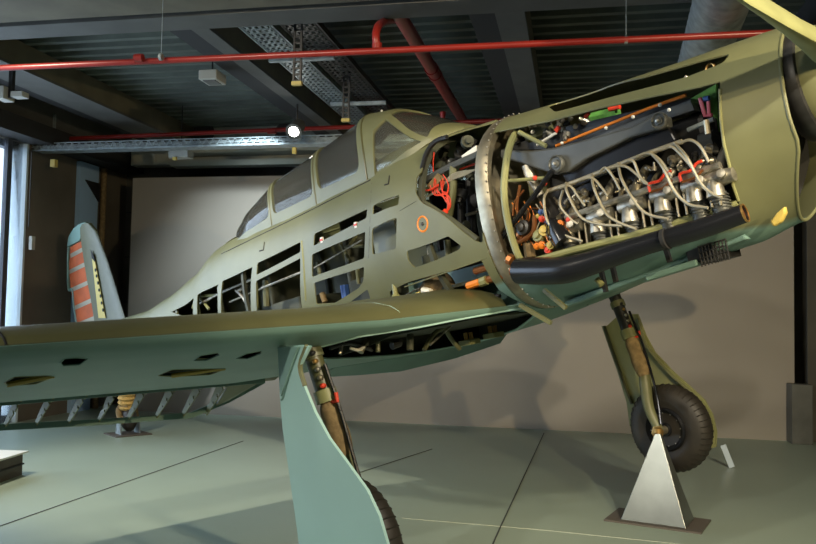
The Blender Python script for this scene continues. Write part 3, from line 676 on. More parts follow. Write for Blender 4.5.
# green bulkhead with pink hose near the nose
flat('green_bulkhead', 'green', -.10, [(688, 100), (716, 84), (719, 132), (690, 128)], .02, eng)
flat('bulkhead_gap', 'matt_black', -.11, [(690, 104), (698, 100), (706, 120), (716, 118), (718, 133), (694, 134)], .005, eng)
wire('pink_hose', 'pink', -.22, [(700, 98), (705, 116), (712, 115)], .009, eng, 0); wire('pink_hose', 'pink', -.22, [(708, 97), (709, 114)], .008, eng, 0)
wire('hose_clip', 'blue', -.23, [(704, 99), (709, 98)], .012, eng, 0); wire('bearer_rod', 'galv', -.25, [(688, 130), (714, 119)], .011, eng, 0)
wire('starter_motor', 'grey', -.18, [(702, 143), (716, 139)], .045, eng, 0); wire('engine_strut', 'steel', -.3, [(706, 120), (708, 134)], .012, eng, 0)
# rear accessories behind firewall frame
flat('side_plate', 'olive', -.2, [(526, 170), (548, 168), (546, 192), (530, 196)], .03, eng)
wire('silver_duct', 'alu', -.28, [(527, 166), (532, 180), (541, 196)], [.03, .028, .02], eng, 4, 12); wire('copper_tube', 'copper', -.34, [(520, 185), (517, 205), (519, 218)], .008, eng)
wire('copper_tube', 'copper', -.36, [(535, 215), (533, 232), (521, 241), (512, 242)], .013, eng); wire('copper_tube', 'copper', -.33, [(524, 190), (515, 202), (513, 216)], .006, eng)
wire('copper_tube', 'copper', -.34, [(540, 208), (530, 210), (527, 220)], .006, eng)
wire('brown_hose', 'canvas', -.32, [(529, 243), (531, 257)], .032, eng, 0)
for (u, v, m_, r_) in ((545, 231, 'yellow', .03), (539, 236, 'olive_light', .032), (551, 245, 'yellow', .022), (542, 245, 'orange', .02), (537, 246, 'orange', .018), (560, 224, 'orange', .02), (563, 230, 'orange', .02), (548, 250, 'red', .018), (542, 219, 'red', .017), (538, 216, 'yellow', .012), (541, 212, 'blue', .014), (547, 222, 'blue', .012), (569, 220, 'red', .015), (544, 183, 'red', .014), (535, 178, 'red', .012), (552, 236, 'alu', .014), (567, 238, 'alu', .014), (524, 228, 'darkmetal', .04), (520, 235, 'copper', .02)):
    q = PA(u, v, -.36); part(MB().lathe([(-r_*1.5, r_*.7), (-r_, r_), (r_*.4, r_), (r_*.5, r_*.6), (r_*.9, r_*.55), (r_, .002)], q, (rnd.uniform(-.3, .6), -1, rnd.uniform(-.3, .5)), 14), 'connector', m_, eng)
wire('black_cone', 'black', -.37, [(552, 220), (558, 232), (564, 242)], [.02, .045, .05], eng, 0, 16)
for k in range(9):
    u = 512+k*4; wire('loom_wire', rnd.choice(['copper', 'red', 'darkmetal', 'orange', 'alu_lead']), -.3-.01*k, [(u, 205+rnd.uniform(-8, 8)), (u+6, 215), (u+4+rnd.uniform(-4, 4), 232), (u+10, 246)], .0035, eng, 4, 5)
wire('exhaust_flange', 'copper', -.43, [(509, 259), (513, 261)], .03, eng, 0); wire('exhaust_flange', 'copper', -.45, [(513, 270), (519, 272)], .034, eng, 0)
# cylinders: six of the starboard bank
cyc = [(571, 227), (601, 216), (633, 205), (666, 194), (698, 184), (719, 178)]
for i, (u, v) in enumerate(cyc):
    q = PA(u, v, -.31)
    hb = MB(); hb.lathe([(-.075, .012), (-.07, .028), (-.03, .036), (0, .038), (.04, .034), (.07, .03), (.075, .012)], q, (1, 0, -.02), 18)
    hb.lathe([(0, .03), (.02, .035), (.07, .04), (.075, .02)], q+V((-.02, -.01, -.01)), (0, -.12, -1), 16)
    hb.lathe([(0, .018), (.03, .016), (.033, .02), (.042, .018), (.044, .004)], q+V((.03, -.02, 0)), (.25, -1, .2), 14)
    hd = part(hb, 'cylinder_head', 'alu', eng)
    fb = MB()
    for k in range(9): fb.lathe([(0, .043), (.003, .045), (.006, .043)], q+V((-.02, -.0+.004*k, -.07-.014*k)), (0, -.12, -1), 20)
    fb.lathe([(0, .036), (.14, .036)], q+V((-.02, 0, -.06)), (0, .15, -1), 16)
    part(fb, 'cylinder_barrel', 'grey', eng)
    tb = MB()
    for dx in (.045, .085): tb.tube([q+V((dx, -.0, .0)), q+V((dx+.012, -.03, -.12))], .006, 7)
    if i < 5: part(tb, 'push_rod_tube', 'steel', eng)
    tb = MB().tube([q+V((.0, .0, .02)), q+V((.02, .05, .10)), q+V((.04, .12, .17))], .024, 12, sm=4); part(tb, 'intake_branch', 'alu' if i % 2 else 'steel', eng)
    tb = MB().tube([q+V((-.05, -.01, .02)), q+V((-.065, .03, .08)), q+V((-.05, .1, .13))], .012, 10, sm=4); part(tb, 'oil_branch', 'steel', eng)
for (u, v) in ((655, 178), (686, 168)):
    wire('red_gasket', 'red', -.36, [(u-5, v+14), (u-6, v+6), (u+4, v+3), (u+10, v-4), (u+16, v-7)], .007, eng, 3, 6); wire('red_gasket', 'copper', -.36, [(u-4, v+14), (u+8, v+10), (u+17, v+2)], .006, eng, 3, 6)
# ignition conduit and leads
wire('ignition_conduit', 'alu_lead', -.33, [(548, 191), (575, 182), (640, 156.5), (682, 141.5)], .012, eng, 4, 12)
st = [(560, 188), (580, 180), (601, 171), (621, 163.5), (642, 156), (660, 150), (680, 143)]
L1 = [[(548, 190), (544, 200), (548, 222), (562, 234), (582, 241)], [(566, 183), (567, 192), (580, 216), (598, 224), (622, 226)], [(592, 175), (594, 188), (605, 212), (618, 222), (636, 229)],
      [(618, 163), (622, 180), (638, 206), (650, 215), (668, 219)], [(650, 152), (662, 166), (674, 190), (688, 204), (708, 208)], [(674, 143), (686, 156), (700, 182), (711, 193), (722, 198)]]
L2 = [[(560, 188), (570, 186), (578, 196), (585, 206)], [(580, 180), (592, 178), (602, 188), (608, 196)], [(612, 167), (624, 166), (634, 172), (646, 184)], [(636, 157), (648, 153), (660, 160), (672, 176)],
      [(660, 150), (672, 147), (684, 158), (694, 170)], [(680, 143), (690, 140), (700, 146), (709, 162)], [(600, 171), (606, 168), (614, 178), (620, 190)], [(563, 190), (560, 205), (570, 218), (578, 224)], [(628, 160), (634, 162), (640, 176), (650, 186)]]
for k, Lx in enumerate(L1): wire('spark_plug_lead', 'alu_lead', -.39, [(Lx[0][0], Lx[0][1], -.34)]+Lx[1:], .0068, eng, 6, 8)
for k, Lx in enumerate(L2): wire('spark_plug_lead', 'alu_lead', -.36, Lx, .0065, eng, 6, 8)
wire('bank_tube', 'alu', -.33, [(566, 218), (600, 206), (665, 184), (720, 165)], .016, eng, 0)
rnd = random.Random(5)
for i in range(60):
    t = rnd.random(); u = 556+t*160; v = 222-t*56+rnd.uniform(-22, 2)
    q = PA(u, v, rnd.uniform(-.3, -.24)); r_ = rnd.uniform(.008, .02); axs = V((rnd.uniform(-1, 1), rnd.uniform(-1, .0), rnd.uniform(-1, 1)))
    part(MB().lathe([(-r_, r_*.6), (-r_*.9, r_), (r_*.6, r_), (r_*.6, r_*.5), (r_*2.2, r_*.45)], q, axs, 12), 'fitting', rnd.choice(['alu', 'steel', 'darkmetal', 'alu', 'alu']), eng)
# exhaust
ex = MB().tube([PA(519, 271, -.45), PA(540, 271, -.46), PA(566, 270, -.47), PA(590, 263.5, -.46), PA(615, 255, -.45), PA(650, 243.5, -.44), PA(700, 229, -.42), PA(745, 213, -.39)], [.064, .066, .062, .054, .048, .043, .041, .037], 24, sm=6, cap=False)
exo = part(ex, 'exhaust_pipe', 'black', sol=.005)
for (u, v) in ((627, 251), (666, 239)): q = PA(u, v, -.445); d_ = (PA(650, 241, -.44)-PA(615, 252, -.45)).normalized(); part(MB().tube([q-d_*.008, q+d_*.008], .048, 20), 'pipe_clamp', 'matt_black', exo)
q = PA(745, 213, -.39); d_ = (PA(745, 213, -.39)-PA(700, 229, -.42)).normalized(); part(MB().tube([q-d_*.02, q-d_*.01], .034, 20), 'pipe_liner', 'copper', exo)
part(MB().tube([q-d_*.004, q+d_*.004], .038, 20, cap=False), 'pipe_rim', 'brass', exo, sol=.004)

# ---- propeller
sx = -.45
sp = MB().lathe([(-.04, .235), (.0, .255), (.03, .255), (.045, .25), (.05, .235)], (sx+.01, 0, .175), (1, 0, 0), 40); prop = part(sp, 'propeller', 'darkmetal')
part(MB().lathe([(.0, .235), (.03, .237), (.11, .21), (.19, .155), (.23, .10), (.25, .04), (.252, .003)], (sx+.055, 0, .175), (1, 0, 0), 36), 'spinner_cap', 'olive', prop)
for s in (1, -1):
    # blade passes starboard, slightly up
    mb = MB(); rows = []; d0 = V((0, -s, s*.16)).normalized(); hub = V((-.27, 0, .20))
    prof = [(.16, .045, .045, 0), (.24, .05, .045, .1), (.34, .065, .036, .25), (.5, .085, .028, .45), (.75, .10, .022, .7), (1.0, .095, .016, .9), (1.2, .07, .011, 1.0), (1.3, .03, .006, 1.05)]
    for (rad, hw, ht, tw) in prof:
        row = []
        for k in range(20):
            a = 2*pi*k/20; cx_, cz_ = hw*1.2*cos(a), ht*1.35*sin(a); ang = 2.40-tw*.35
            row.append(hub+d0*rad+V((cx_*cos(ang)-cz_*sin(ang), 0, cx_*sin(ang)+cz_*cos(ang))))
        rows.append(row)
    mb.grid(rows, True); mb.f.append(tuple(range(20))); mb.f.append(tuple(len(mb.v)-20+k for k in range(20)))
    part(mb, 'blade', 'olive_light' if s > 0 else 'olive', prop)
    part(MB().lathe([(.12, .06), (.2, .058), (.21, .05)], hub, d0, 20), 'blade_cuff', 'darkmetal', prop)

# ---- canopy
# base x, top x, top z, base z, half width
CAN = [(-2.30, -2.30, .605, .585, .12), (-2.43, -2.46, .68, .54, .29), (-2.6, -2.68, .81, .48, .355), (-2.75, -2.90, .92, .43, .38), (-2.93, -3.14, .97, .395, .395), (-3.47, -3.68, .905, .41, .39),
       (-4.08, -4.30, .845, .425, .36), (-4.5, -4.78, .715, .43, .32), (-4.75, -4.97, .62, .435, .27), (-4.95, -5.11, .535, .44, .18), (-5.1, -5.2, .49, .445, .08)]
def CS(x, ph, k=1.0):   # x is the base station, ph 0 starboard sill .. pi port sill
    xt, zt, zb, w_ = interp(CAN, x); n = 2.3; c, s = cos(ph), sin(ph); h = abs(s)**(2/n)
    return V((x+(xt-x)*h**2.5, -k*w_*math.copysign(abs(c)**(2/n), c), zb+(zt-zb)*h-(1-k)*.3*h))
KC = .4
cg = [CS(-2.30-2.8*i/120, pi*j/80) for i in range(121) for j in range(81)]
cgf = [(i*81+j, i*81+j+1, (i+1)*81+j+1, (i+1)*81+j) for i in range(120) for j in range(80)]
CB = BVHTree.FromPolygons(cg, cgf)
def hitC(u, v):
    r_ = CB.ray_cast(EA, rayA(u, v).normalized()); 
    if r_[0] is None: r_ = CB.find_nearest(PA(u, v, -.1))
    f = r_[2]; i, j = divmod(f, 80); best = None
    for a in range(-1, 6):
        for b in range(-1, 6):
            x, ph = -2.30-2.8*(i+a/4)/120, pi*(j+b/4)/80; d = (CS(x, ph)-r_[0]).length
            if best is None or d < best[0]: best = (d, x, ph)
    return best[1], best[2]*KC
cs_fn = lambda a, b: CS(a, b/KC)
def glazing(x0, x1, name, par, nx=14, nt=30): return part(MB().grid([[CS(x0+(x1-x0)*i/nx, pi*j/nt, .985) for j in range(nt+1)] for i in range(nx+1)]), name, 'glass', par, sol=.003)
def cframe(x0, x1, hs, name, par): return part(panel([(x0, .0), (x1, .0), (x1, pi*KC), (x0, pi*KC)], hs, cs_fn, .035), name, 'olive', par, sol=.014)
def mir(h): return [(x, pi*KC-p) for x, p in h]
canopy = glazing(-2.93, -3.48, 'canopy', None); glazing(-3.48, -4.09, 'canopy_glazing', canopy); glazing(-4.09, -5.08, 'canopy_glazing', canopy)
def win(x0, x1, p0, r=.05): return rounded([(x0, p0*KC), (x1, p0*KC), (x1, (pi-p0)*KC), (x0, (pi-p0)*KC)], r)
cframe(-2.93, -3.49, [win(-2.985, -3.45, .17, .06)], 'canopy_frame', canopy)
cframe(-3.49, -4.10, [win(-3.515, -4.06, .14)], 'canopy_frame', canopy)
cframe(-4.10, -5.10, [rounded([(-4.125, .14*KC), (-4.85, .14*KC), (-4.985, .5*KC), (-4.985, (pi-.5)*KC), (-4.85, (pi-.14)*KC), (-4.125, (pi-.14)*KC)], .05)], 'canopy_frame', canopy)
for xb in (-2.93, -3.49, -4.10): part(MB().tube([CS(xb, pi*j/36, 1.012) for j in range(37)], .007, 6), 'canopy_seam', 'olive_dark', canopy)
ws = glazing(-2.33, -2.92, 'windscreen', None)
w1 = rounded([hitC(*p) for p in ((374, 132), (386.5, 119.5), (422.5, 142), (376, 179))], .02)
w0 = [hitC(*p) for p in ((392, 115.5), (404, 112.5), (428, 137.5))]; print('w0', w0)
w0 = rounded([w0[0], w0[2], (-2.40, (pi/2)*KC-.10), (-2.40, (pi/2)*KC+.10), (w0[2][0], pi*KC-w0[2][1]), (w0[0][0], pi*KC-w0[0][1])], .02)
cframe(-2.31, -2.92, [w1, mir(w1), w0], 'windscreen_frame', ws)
q = CS(-2.92, pi/2, 1.0); part(MB().lathe([(0, .01), (.03, .008), (.035, .003)], q, (0, 0, 1), 10), 'mirror_stub', 'lampbox', ws)
# rollover hoops with spokes
def hoop(x, name, spokes=True):
    P = [CS(x, .12+(pi-.24)*j/24, .91) for j in range(25)]; o = part(MB().tube(P, .020, 8), name, 'darkmetal', canopy)
    if spokes:
        c0 = V((x-.12, 0, .62)); b = MB()
        for a in (.5, 1.0, pi/2, pi-1.0, pi-.5): b.tube([c0, CS(x, a, .9)], .014, 6)
        b.tube([V((x-.12, -.33, .62)), V((x-.12, .33, .62))], .016, 6); b.tube([V((x-.12, -.33, .62)), V((x, .12, .38))], .014, 6)
        part(b, 'hoop_spokes', 'darkmetal', canopy)
hoop(-3.44, 'rollover_hoop'); hoop(-4.02, 'rollover_hoop', False)
q = V((-4.55, 0, .44)); part(MB().lathe([(-.02, .25), (.02, .24), (.10, .19), (.155, .10), (.17, .003)], q, (0, 0, 1), 28), 'headrest_fairing', 'black', canopy)

# ---- wings
def wchord(y):
    a = abs(y); xl = -2.08-.09*max(0, a-1.1); xt = -4.46+.16*max(0, a-1.0)
    if a > 4.9: t = (a-4.9)/.6; k = 1-sqrt(max(0, 1-t*t)); xl -= .5*k; xt += .55*k
    return xl, xt
DIH = {-1: .045, 1: .13}
def wz(y):
    a = abs(y); return -.495+(.045*max(0, a-1.15) if y < 0 else .15*max(0, a-.5))
LO = [(0, 0), (.008, -.022), (.03, -.045), (.08, -.072), (.18, -.105), (.35, -.14), (.55, -.16), (.75, -.165), (1, -.15)]
UP = [(0, 0), (.008, .03), (.03, .062), (.08, .098), (.18, .132), (.35, .148), (.55, .10), (.75, .005), (1, -.142)]
def tabf(T, s):
    s = max(0, min(1, s))
    for a, b in zip(T, T[1:]):
        if s <= b[0]: t = (s-a[0])/(b[0]-a[0]); return a[1]+(b[1]-a[1])*t
    return T[-1][1]
def WS(T, s, y):
    xl, xt = wchord(y); c = xl-xt; k = c/2.38
    if T is UP: k *= 1+.35*max(0, 1-abs(y)/1.2)
    return V((xl-c*s, y, wz(y)+tabf(T, s)*k))
SS = [0, .004, .01, .02, .035, .055, .08, .12, .18, .26, .35, .45, .55, .66, .75, .85, .93, 1]
def wsurf(T, y0, y1, ny, s0=0, s1=1):
    ss = [s0]+[s for s in SS if s0 < s < s1]+[s1]
    return [[WS(T, s, y0+(y1-y0)*j/ny) for j in range(ny+1)] for s in ss]
# lower skin as trimmed sheet in (s*2.4, y)
KX = 2.4
def sx_(s): return s
lowfn = lambda a, b: WS(LO, (a/KX)**2 if a < KX*.5 else ((a/KX-.5)*1.5+.25), b)   # finer near the nose
def inv_s(s): return KX*sqrt(s) if s < .25 else KX*((s-.25)/1.5+.5)
lv = []; lf = []; na, nb = 120, 120
for i in range(na+1):
    for j in range(nb+1): lv.append(lowfn(KX*i/na, -5.4+9.0*j/nb))
for i in range(na):
    for j in range(nb): k = i*(nb+1)+j; lf.append((k, k+1, k+nb+2, k+nb+1))
LB = BVHTree.FromPolygons(lv, lf)
def hitW(u, v):
    loc = LB.ray_cast(EA, rayA(u, v).normalized())[0]
    if loc is None: loc = LB.find_nearest(PP(u, v, 0, -2.3))[0]
    xl, xt = wchord(loc.y); s = max(0.0004, min(1, (xl-loc.x)/(xl-xt))); return (inv_s(s), loc.y)
def xy_s(x, y): xl, xt = wchord(y); return (inv_s(max(.0005, (xl-x)/(xl-xt))), y)
well = [xy_s(x, y) for x, y in ((-2.43, -1.42), (-2.2, -1.22), (-2.155, -.9), (-2.13, -.68), (-2.11, -.45), (-2.095, -.2), (-2.11, -.02), (-2.25, .11), (-2.45, .25), (-2.6, .36), (-2.85, .46), (-3.2, .46), (-3.28, .2), (-3.2, -.15), (-2.85, -.8), (-2.62, -1.3))]
hatches = [[(60, 362), (64, 358), (78, 357), (88, 358), (80, 364), (62, 365)], [(193, 360), (200, 355), (218, 352), (220, 354), (206, 360)], [(236, 358), (246, 353), (262, 350), (261, 353), (248, 358)]]
holesW = [rounded(well, .03)]+[rounded([hitW(*p) for p in h], .01) for h in hatches]
hh_in = [[(4, 382), (14, 376), (50, 375), (54, 376), (36, 383), (8, 385)], [(158, 375), (172, 369), (226, 368), (210, 374), (172, 376)]]
holesW += [rounded([hitW(*p) for p in h], .01) for h in hh_in]
print('hatches', [[tuple(round(c, 2) for c in lowfn(*p)) for p in h[::5]] for h in holesW[1:]])
SH = inv_s(.665)
star = part(MB().grid(wsurf(UP, -5.48, -.30, 70)), 'wing', 'olive_dark', sol=.006)
lo = panel([(.0, -5.45), (SH, -5.45), (SH, .55), (.0, .55)], holesW, lowfn, .075); part(lo, 'lower_skin', 'teal', star, sol=.006)
# edge strip round the well
wl = rounded(well, .03); part(MB().tube([lowfn(*p)+V((0, 0, -.003)) for p in wl+[wl[0]]], .007, 6), 'well_edge', 'mint', star)
# inboard lower skin behind hinge (belly) and its root fairing
part(MB().grid(wsurf(LO, -.62, .55, 8, .665, 1)), 'belly_skin', 'teal', star, sol=.006)
for h in holesW[1:]: part(MB().tube([lowfn(*p)+V((0, 0, -.002)) for p in h+[h[0]]], .004, 5), 'hatch_edge', 'olive_light' if h in holesW[4:] else 'teal', star)
for h in holesW[4:]:
    P = [lowfn(*p)+V((0, 0, .05)) for p in h]; c_ = sum(P, V())/len(P); part(MB().add(P+[c_], [(i, (i+1) % len(P), len(P)) for i in range(len(P))]), 'hatch_floor', 'olive_light', star, sol=.003)
    m1 = len(h)//2; part(MB().tube([lowfn(*h[m1]), lowfn(*h[-2])], .012, 6), 'hatch_bar', 'yellow', star)
# spars and ribs
def wspar(s, y0, y1, name, m, t=.02):
    mb = MB(); 
    rows = [[WS(UP, s, y0+(y1-y0)*j/20)-V((0, 0, .01)) for j in range(21)], [WS(LO, s, y0+(y1-y0)*j/20)+V((0, 0, .006)) for j in range(21)]]
    mb.grid(rows); return part(mb, name, m, star, sol=t)
wspar(.30, -5.3, -1.45, 'main_spar', 'olive_deep'); wspar(.54, -1.45, 1.0, 'main_spar', 'olive_deep'); wspar(.662, -5.3, .1, 'rear_spar', 'teal')
for y in (-1.42, -.95, .6, -3.2, -4.2):
    P = [WS(UP, s, y)-V((0, 0, .008)) for s in SS[4:12]]+[WS(LO, s, y)+V((0, 0, .008)) for s in SS[4:12][::-1]]
    part(MB().prism(P, (0, .01, 0)), 'wing_rib', 'olive_deep', star, smooth=False)
# well contents
part(MB().box((-3.35, -.50, -.54), (-2.16, .55, -.53)), 'dark_well_liner', 'olive_deep', star, smooth=False)  # dark liner added so the well looks shaded inside
def WP(u, v, x): return PP(u, v, 0, x)
for (u0, v0) in ((470, 345), (494, 338)):
    a_ = WP(u0, v0, -2.78); bx = MB().box((a_.x-.05, a_.y-.05, a_.z), (a_.x+.05, a_.y+.05, a_.z+.035)); part(bx, 'relay_box', 'olive_light', star, smooth=False, bev=.004)
    for k in range(4): q = V((a_.x+.02-.04*(k % 2), a_.y-.036+.024*k, a_.z+.03)); part(MB().tube([q, q+V((0, 0, .05))], .007, 8), 'brass_tube', 'brass', star)
for (px, m_, r_, x) in (([(424, 350), (434, 334), (446, 326)], 'olive', .014, -2.7), ([(444, 326), (452, 340), (460, 349)], 'olive', .014, -2.7), ([(330, 348), (350, 343), (372, 350)], 'darkmetal', .012, -2.5), ([(340, 354), (342, 344), (346, 340)], 'alu', .01, -2.5),
                        ([(360, 352), (364, 344), (372, 340)], 'steel', .02, -2.5), ([(430, 345), (452, 325)], 'alu', .007, -2.55), ([(378, 352), (378, 338)], 'olive', .012, -2.45), ([(410, 350), (410, 334)], 'olive_deep', .02, -2.5), ([(350, 348), (358, 350), (364, 347)], 'white', .008, -2.45), ([(392, 346), (400, 343)], 'darkmetal', .02, -2.5)):
    part(MB().tube([WP(u, v, x) for u, v in px], r_, 8, sm=3 if len(px) > 2 else 0), 'well_pipe', m_, star)
# upper surface cream strip / small opening
# flap skeleton
def hp(u, v, x=-3.70): return PP(u, v, 0, x)
a0, a1 = hp(-120, 411), hp(264, 379)
flap = part(MB().bar(a0, a1, .02, .05), 'flap', 'teal', smooth=False)
def te_pt(u, v): return PP(u, v, 0, -4.02)
tp = [te_pt(-120, 434), te_pt(0, 427.5), te_pt(95, 422.5), te_pt(190, 415.5), te_pt(228, 400), te_pt(263, 381)]
tm = MB()
for p_, q_ in zip(tp, tp[1:]): tm.bar(p_, q_, .04, .034)
part(tm, 'trailing_edge', 'teal', flap, smooth=False)
ribs = [(-48, -52), (-14, -20), (21.5, 13.5), (53.5, 47.5), (87, 78), (118, 109), (148, 137), (177, 165), (204, 191), (228, 214)]
def vtop(u): return 394.8-(u)*.0665+.0
def vbot(u): return 427.5-u*.0585-(0 if u < 150 else 0)
for ut, ub in ribs:
    A = hp(ut, 402-ut*.0875+.5, -3.68); A2 = hp(ut, 402-ut*.0875+.5, -3.86); B = te_pt(ub, vbot(ub)-2)
    B = V((B.x, A.y, B.z)); A_ = V((A.x, A.y, A.z)); A2_ = V((A.x-.13, A.y, A.z))
    # plate triangle with three lightening holes, cut in its own plane
    P2 = [(A_.x+.01, A_.z+.0), (A2_.x, A_.z+.0), (B.x-.0, B.z+.012), (B.x+.015, B.z-.008)]
    hs = []
    c0 = ((P2[0][0]+P2[1][0])/2, A_.z-.022)
    for t, rr_ in ((.0, .016), (.3, .012), (.55, .008)):
        cxx = c0[0]+(B.x-c0[0])*t; czz = c0[1]+(B.z-c0[1])*t; hs.append([(cxx+rr_*cos(k*pi/5), czz+rr_*sin(k*pi/5)) for k in range(10)])
    yy = A.y; part(panel(P2, hs, lambda a, b, yy=yy: V((a, yy, b)), .04), 'flap_rib', 'olive_light', flap, sol=.008)
e0 = hp(229, 382, -3.68); part(MB().prism([hp(229, 384, -3.70), hp(262, 381, -3.70), PP(228, 401, 0, -3.98), PP(216, 406, 0, -4.0)], (0, 0, .01)), 'end_panel', 'olive', flap, smooth=False)
# upper trailing part over the flap is the upper skin; aileron end ring at far left
q1 = WS(UP, .0, -2.72)
part(MB().tube([WS(UP, s, -2.78)+V((0, 0, .002)) for s in (0, .01, .03, .08, .18, .3)]+[], .006, 6), 'panel_joint', 'matt_black', star)
part(MB().tube([WS(LO, s, -1.05)+V((.002, 0, 0)) for s in (.03, .01, 0)]+[WS(UP, s, -1.05)+V((.002, 0, .002)) for s in (.01, .03, .08, .15)], .0012, 6), 'panel_joint', 'mint', star)
# leading edge blue strip, inboard
rows = [[WS(LO, s, -1.5+1.5*j/16)+V((.004, 0, -.004)) for j in range(17)] for s in (0, .004, .01, .02, .03)]
# cream edge strips on the upper surface near the fuselage
for (pxs) in ([(222, 306), (300, 303), (334, 301)], [(345, 302), (355, 299.5), (369, 301), (360, 304)]):
    pass
# port wing: outer shell, mostly hidden behind the nose
port = part(MB().grid(wsurf(UP, .30, 1.75, 16)), 'wing', 'olive_dark', sol=.006)
part(MB().grid(wsurf(LO, .55, 1.75, 16)), 'lower_skin', 'teal', port, sol=.006)
pf = [[PP(u, v, 0, x) for u, v in ((318, 377), (360, 374.5), (400, 371), (455, 358), (500, 343))] for x in (-3.95, -4.05)]
hl = [WS(LO, .70, min(1.75, p.y)) for p in pf[0]]; part(MB().grid([hl, pf[0]]), 'port_flap', 'teal', port, sol=.01)
rt = [[WS(UP, s, 1.75) for s in SS], [WS(LO, s, 1.75) for s in SS]]; part(MB().grid(rt), 'wing_end', 'teal', port, sol=.006)

# ---- landing gear
def gear(sgn, axle):
    ax, ay, az = axle; top = PA(306, 338, -1.40)+V((0, 0, .04))
    if sgn > 0: top = PA(613, 296, 1.42)+V((0, 0, .06))
    ctr_ = V(axle); inn = -sgn   # inboard direction sign
    low = ctr_+V((0, inn*.125, 0)); knee = PA(345, 455, -1.34) if sgn < 0 else PA(645, 376, 1.37)
    s_top = V((top.x, top.y-0*sgn, top.z)); 
    kn = knee
    leg = part(MB().tube([s_top, s_top.lerp(knee, 0.532)], .043, 18), 'landing_gear_leg', 'olive_dark' if sgn < 0 else 'darkmetal')
    part(MB().tube([s_top.lerp(knee, 0.484), s_top.lerp(knee, 0.581)], .055, 18), 'collar', 'olive_light', leg)
    part(MB().tube([s_top.lerp(knee, 0.161), s_top.lerp(knee, 0.226)], .052, 18), 'collar', 'olive', leg)
    P = [s_top.lerp(knee, t/.62) for t in (.36, .40, .46, .52, .58, .62)]; part(MB().tube(P, [.038, .052, .05, .056, .05, .04], 18, sm=3), 'canvas_boot', 'canvas', leg)
    part(MB().tube([s_top.lerp(knee, 0.968), knee.lerp(low, .2)+V((-.02, 0, 0)), knee.lerp(low, .6)+V((-.035, inn*.01, 0)), low+V((0, inn*.015, 0))], [.036, .042, .036, .03], 14, sm=4), 'fork', 'olive', leg)
    part(MB().tube([s_top.lerp(knee, 0.290)+V((.07, 0, 0)), s_top.lerp(knee, 0.677)+V((.075, 0, 0)), knee.lerp(low, .35)+V((.05, 0, 0)), low+V((.03, inn*.03, .05))], .009, 8, sm=4), 'brake_hose', 'black', leg)
    for t, m_ in ((.12, 'darkmetal'), (.16, 'brass'), (.2, 'alu'), (.24, 'steel'), (.28, 'red')):
        q = s_top.lerp(knee, t/.62)+V((.045, inn*.02 if sgn > 0 else -.03, 0)); part(MB().lathe([(-.012, .012), (.012, .012), (.02, .006)], q, (.6, -1, 0), 10), 'fitting', m_, leg)
    q = s_top.lerp(knee, 0.484)+V((.09, 0, -.06)); part(MB().tube([q-V((.04, 0, 0)), q, q+V((.0, 0, .04))], .01, 8), 'red_lever', 'red', leg)
    part(MB().tube([low+V((0, inn*.06, 0)), ctr_+V((0, sgn*.09, 0))], .03, 16), 'axle', 'steel', leg)
    hubm = MB(); hubm.lathe([(0, .045), (.015, .045), (.02, .03), (.045, .028), (.05, .003)], low+V((0, inn*.035, 0)), (0, inn, 0), 6); part(hubm, 'hub_nut', 'brass', leg)
    # wheel
    R_, W_ = .303, .175
    tp_ = []
    for k in range(25):
        a = pi*(k/24); tp_.append((-W_/2*cos(a)*1.0, R_-.115+.115*sin(a)**.75))
    tm_ = MB().lathe([(-W_/2*.75, R_-.15)]+tp_+[(W_/2*.75, R_-.15)], ctr_, (0, 1, 0), 56)
    wh = part(tm_, 'wheel', 'rubber')
    gr = MB()
    for k in range(44):
        a = 2*pi*k/44; Pq = []
        for j in range(-6, 7):
            b = pi/2+j*.16; rr_ = R_-.115+.115*sin(b)**.75+.0015; h_ = -W_/2*cos(b); Pq.append(ctr_+V((rr_*cos(a), h_, rr_*sin(a))))
        gr.tube(Pq, .0035, 4)
    part(gr, 'tyre_tread', 'rubber', wh)
    for s2 in (-1, 1):
        part(MB().lathe([(0, .155), (.03, .15), (.045, .14), (.03, .125), (.01, .10), (.01, .05), (.035, .045), (.04, .003)], ctr_+V((0, s2*.045, 0)), (0, s2, 0), 40), 'wheel_rim', 'black', wh)
        bo = MB()
        for k in range(12): a = 2*pi*k/12; bo.ball(ctr_+V((.115*cos(a), s2*.064, .115*sin(a))), .006, 8)
        part(bo, 'rim_bolts', 'alu', wh)
    # door outboard
    yd = ay+sgn*.13; dz = az
    if sgn < 0:
        O = [PA(u, v, yd) for u, v in ((279, 346), (311, 346), (300, 368), (306, 388), (316, 412), (330, 438), (350, 465), (368, 490), (380, 515), (389, 546))]
        Ob = [V((ax+.26, yd, az-.05)), V((ax+.2, yd, az-.22)), V((ax+.02, yd, az-.315)), V((ax-.14, yd, az-.27)), V((ax-.20, yd, az-.12))]
        Ob = [V((O[-1].x+.012, yd, az-.02)), V((O[-1].x-.01, yd, az-.13)), V((O[-1].x-.12, yd, az-.24)), V((O[-1].x-.30, yd, az-.27))]
        Lf = [PA(u, v, yd) for u, v in ((302, 560), (299, 535), (290, 470), (284, 430), (281, 395))]
        op = [(p.x, p.z) for p in O+Ob+Lf]
    else:
        O = [PA(u, v, yd) for u, v in ((607, 326), (602, 326), (618, 372), (627, 402), (630, 425), (636, 440), (680, 462), (704, 450), (716, 447), (717, 432), (713, 415), (705, 400), (690, 386), (672, 370), (655, 352), (646, 335), (638, 314), (630, 314), (618, 316))]
        op = [(p.x, p.z) for p in O]
    dr = part(panel(op, [], lambda a, b: V((a, yd, b)), .05), 'gear_door', 'mint' if sgn < 0 else 'olive_light', leg, sol=.014)
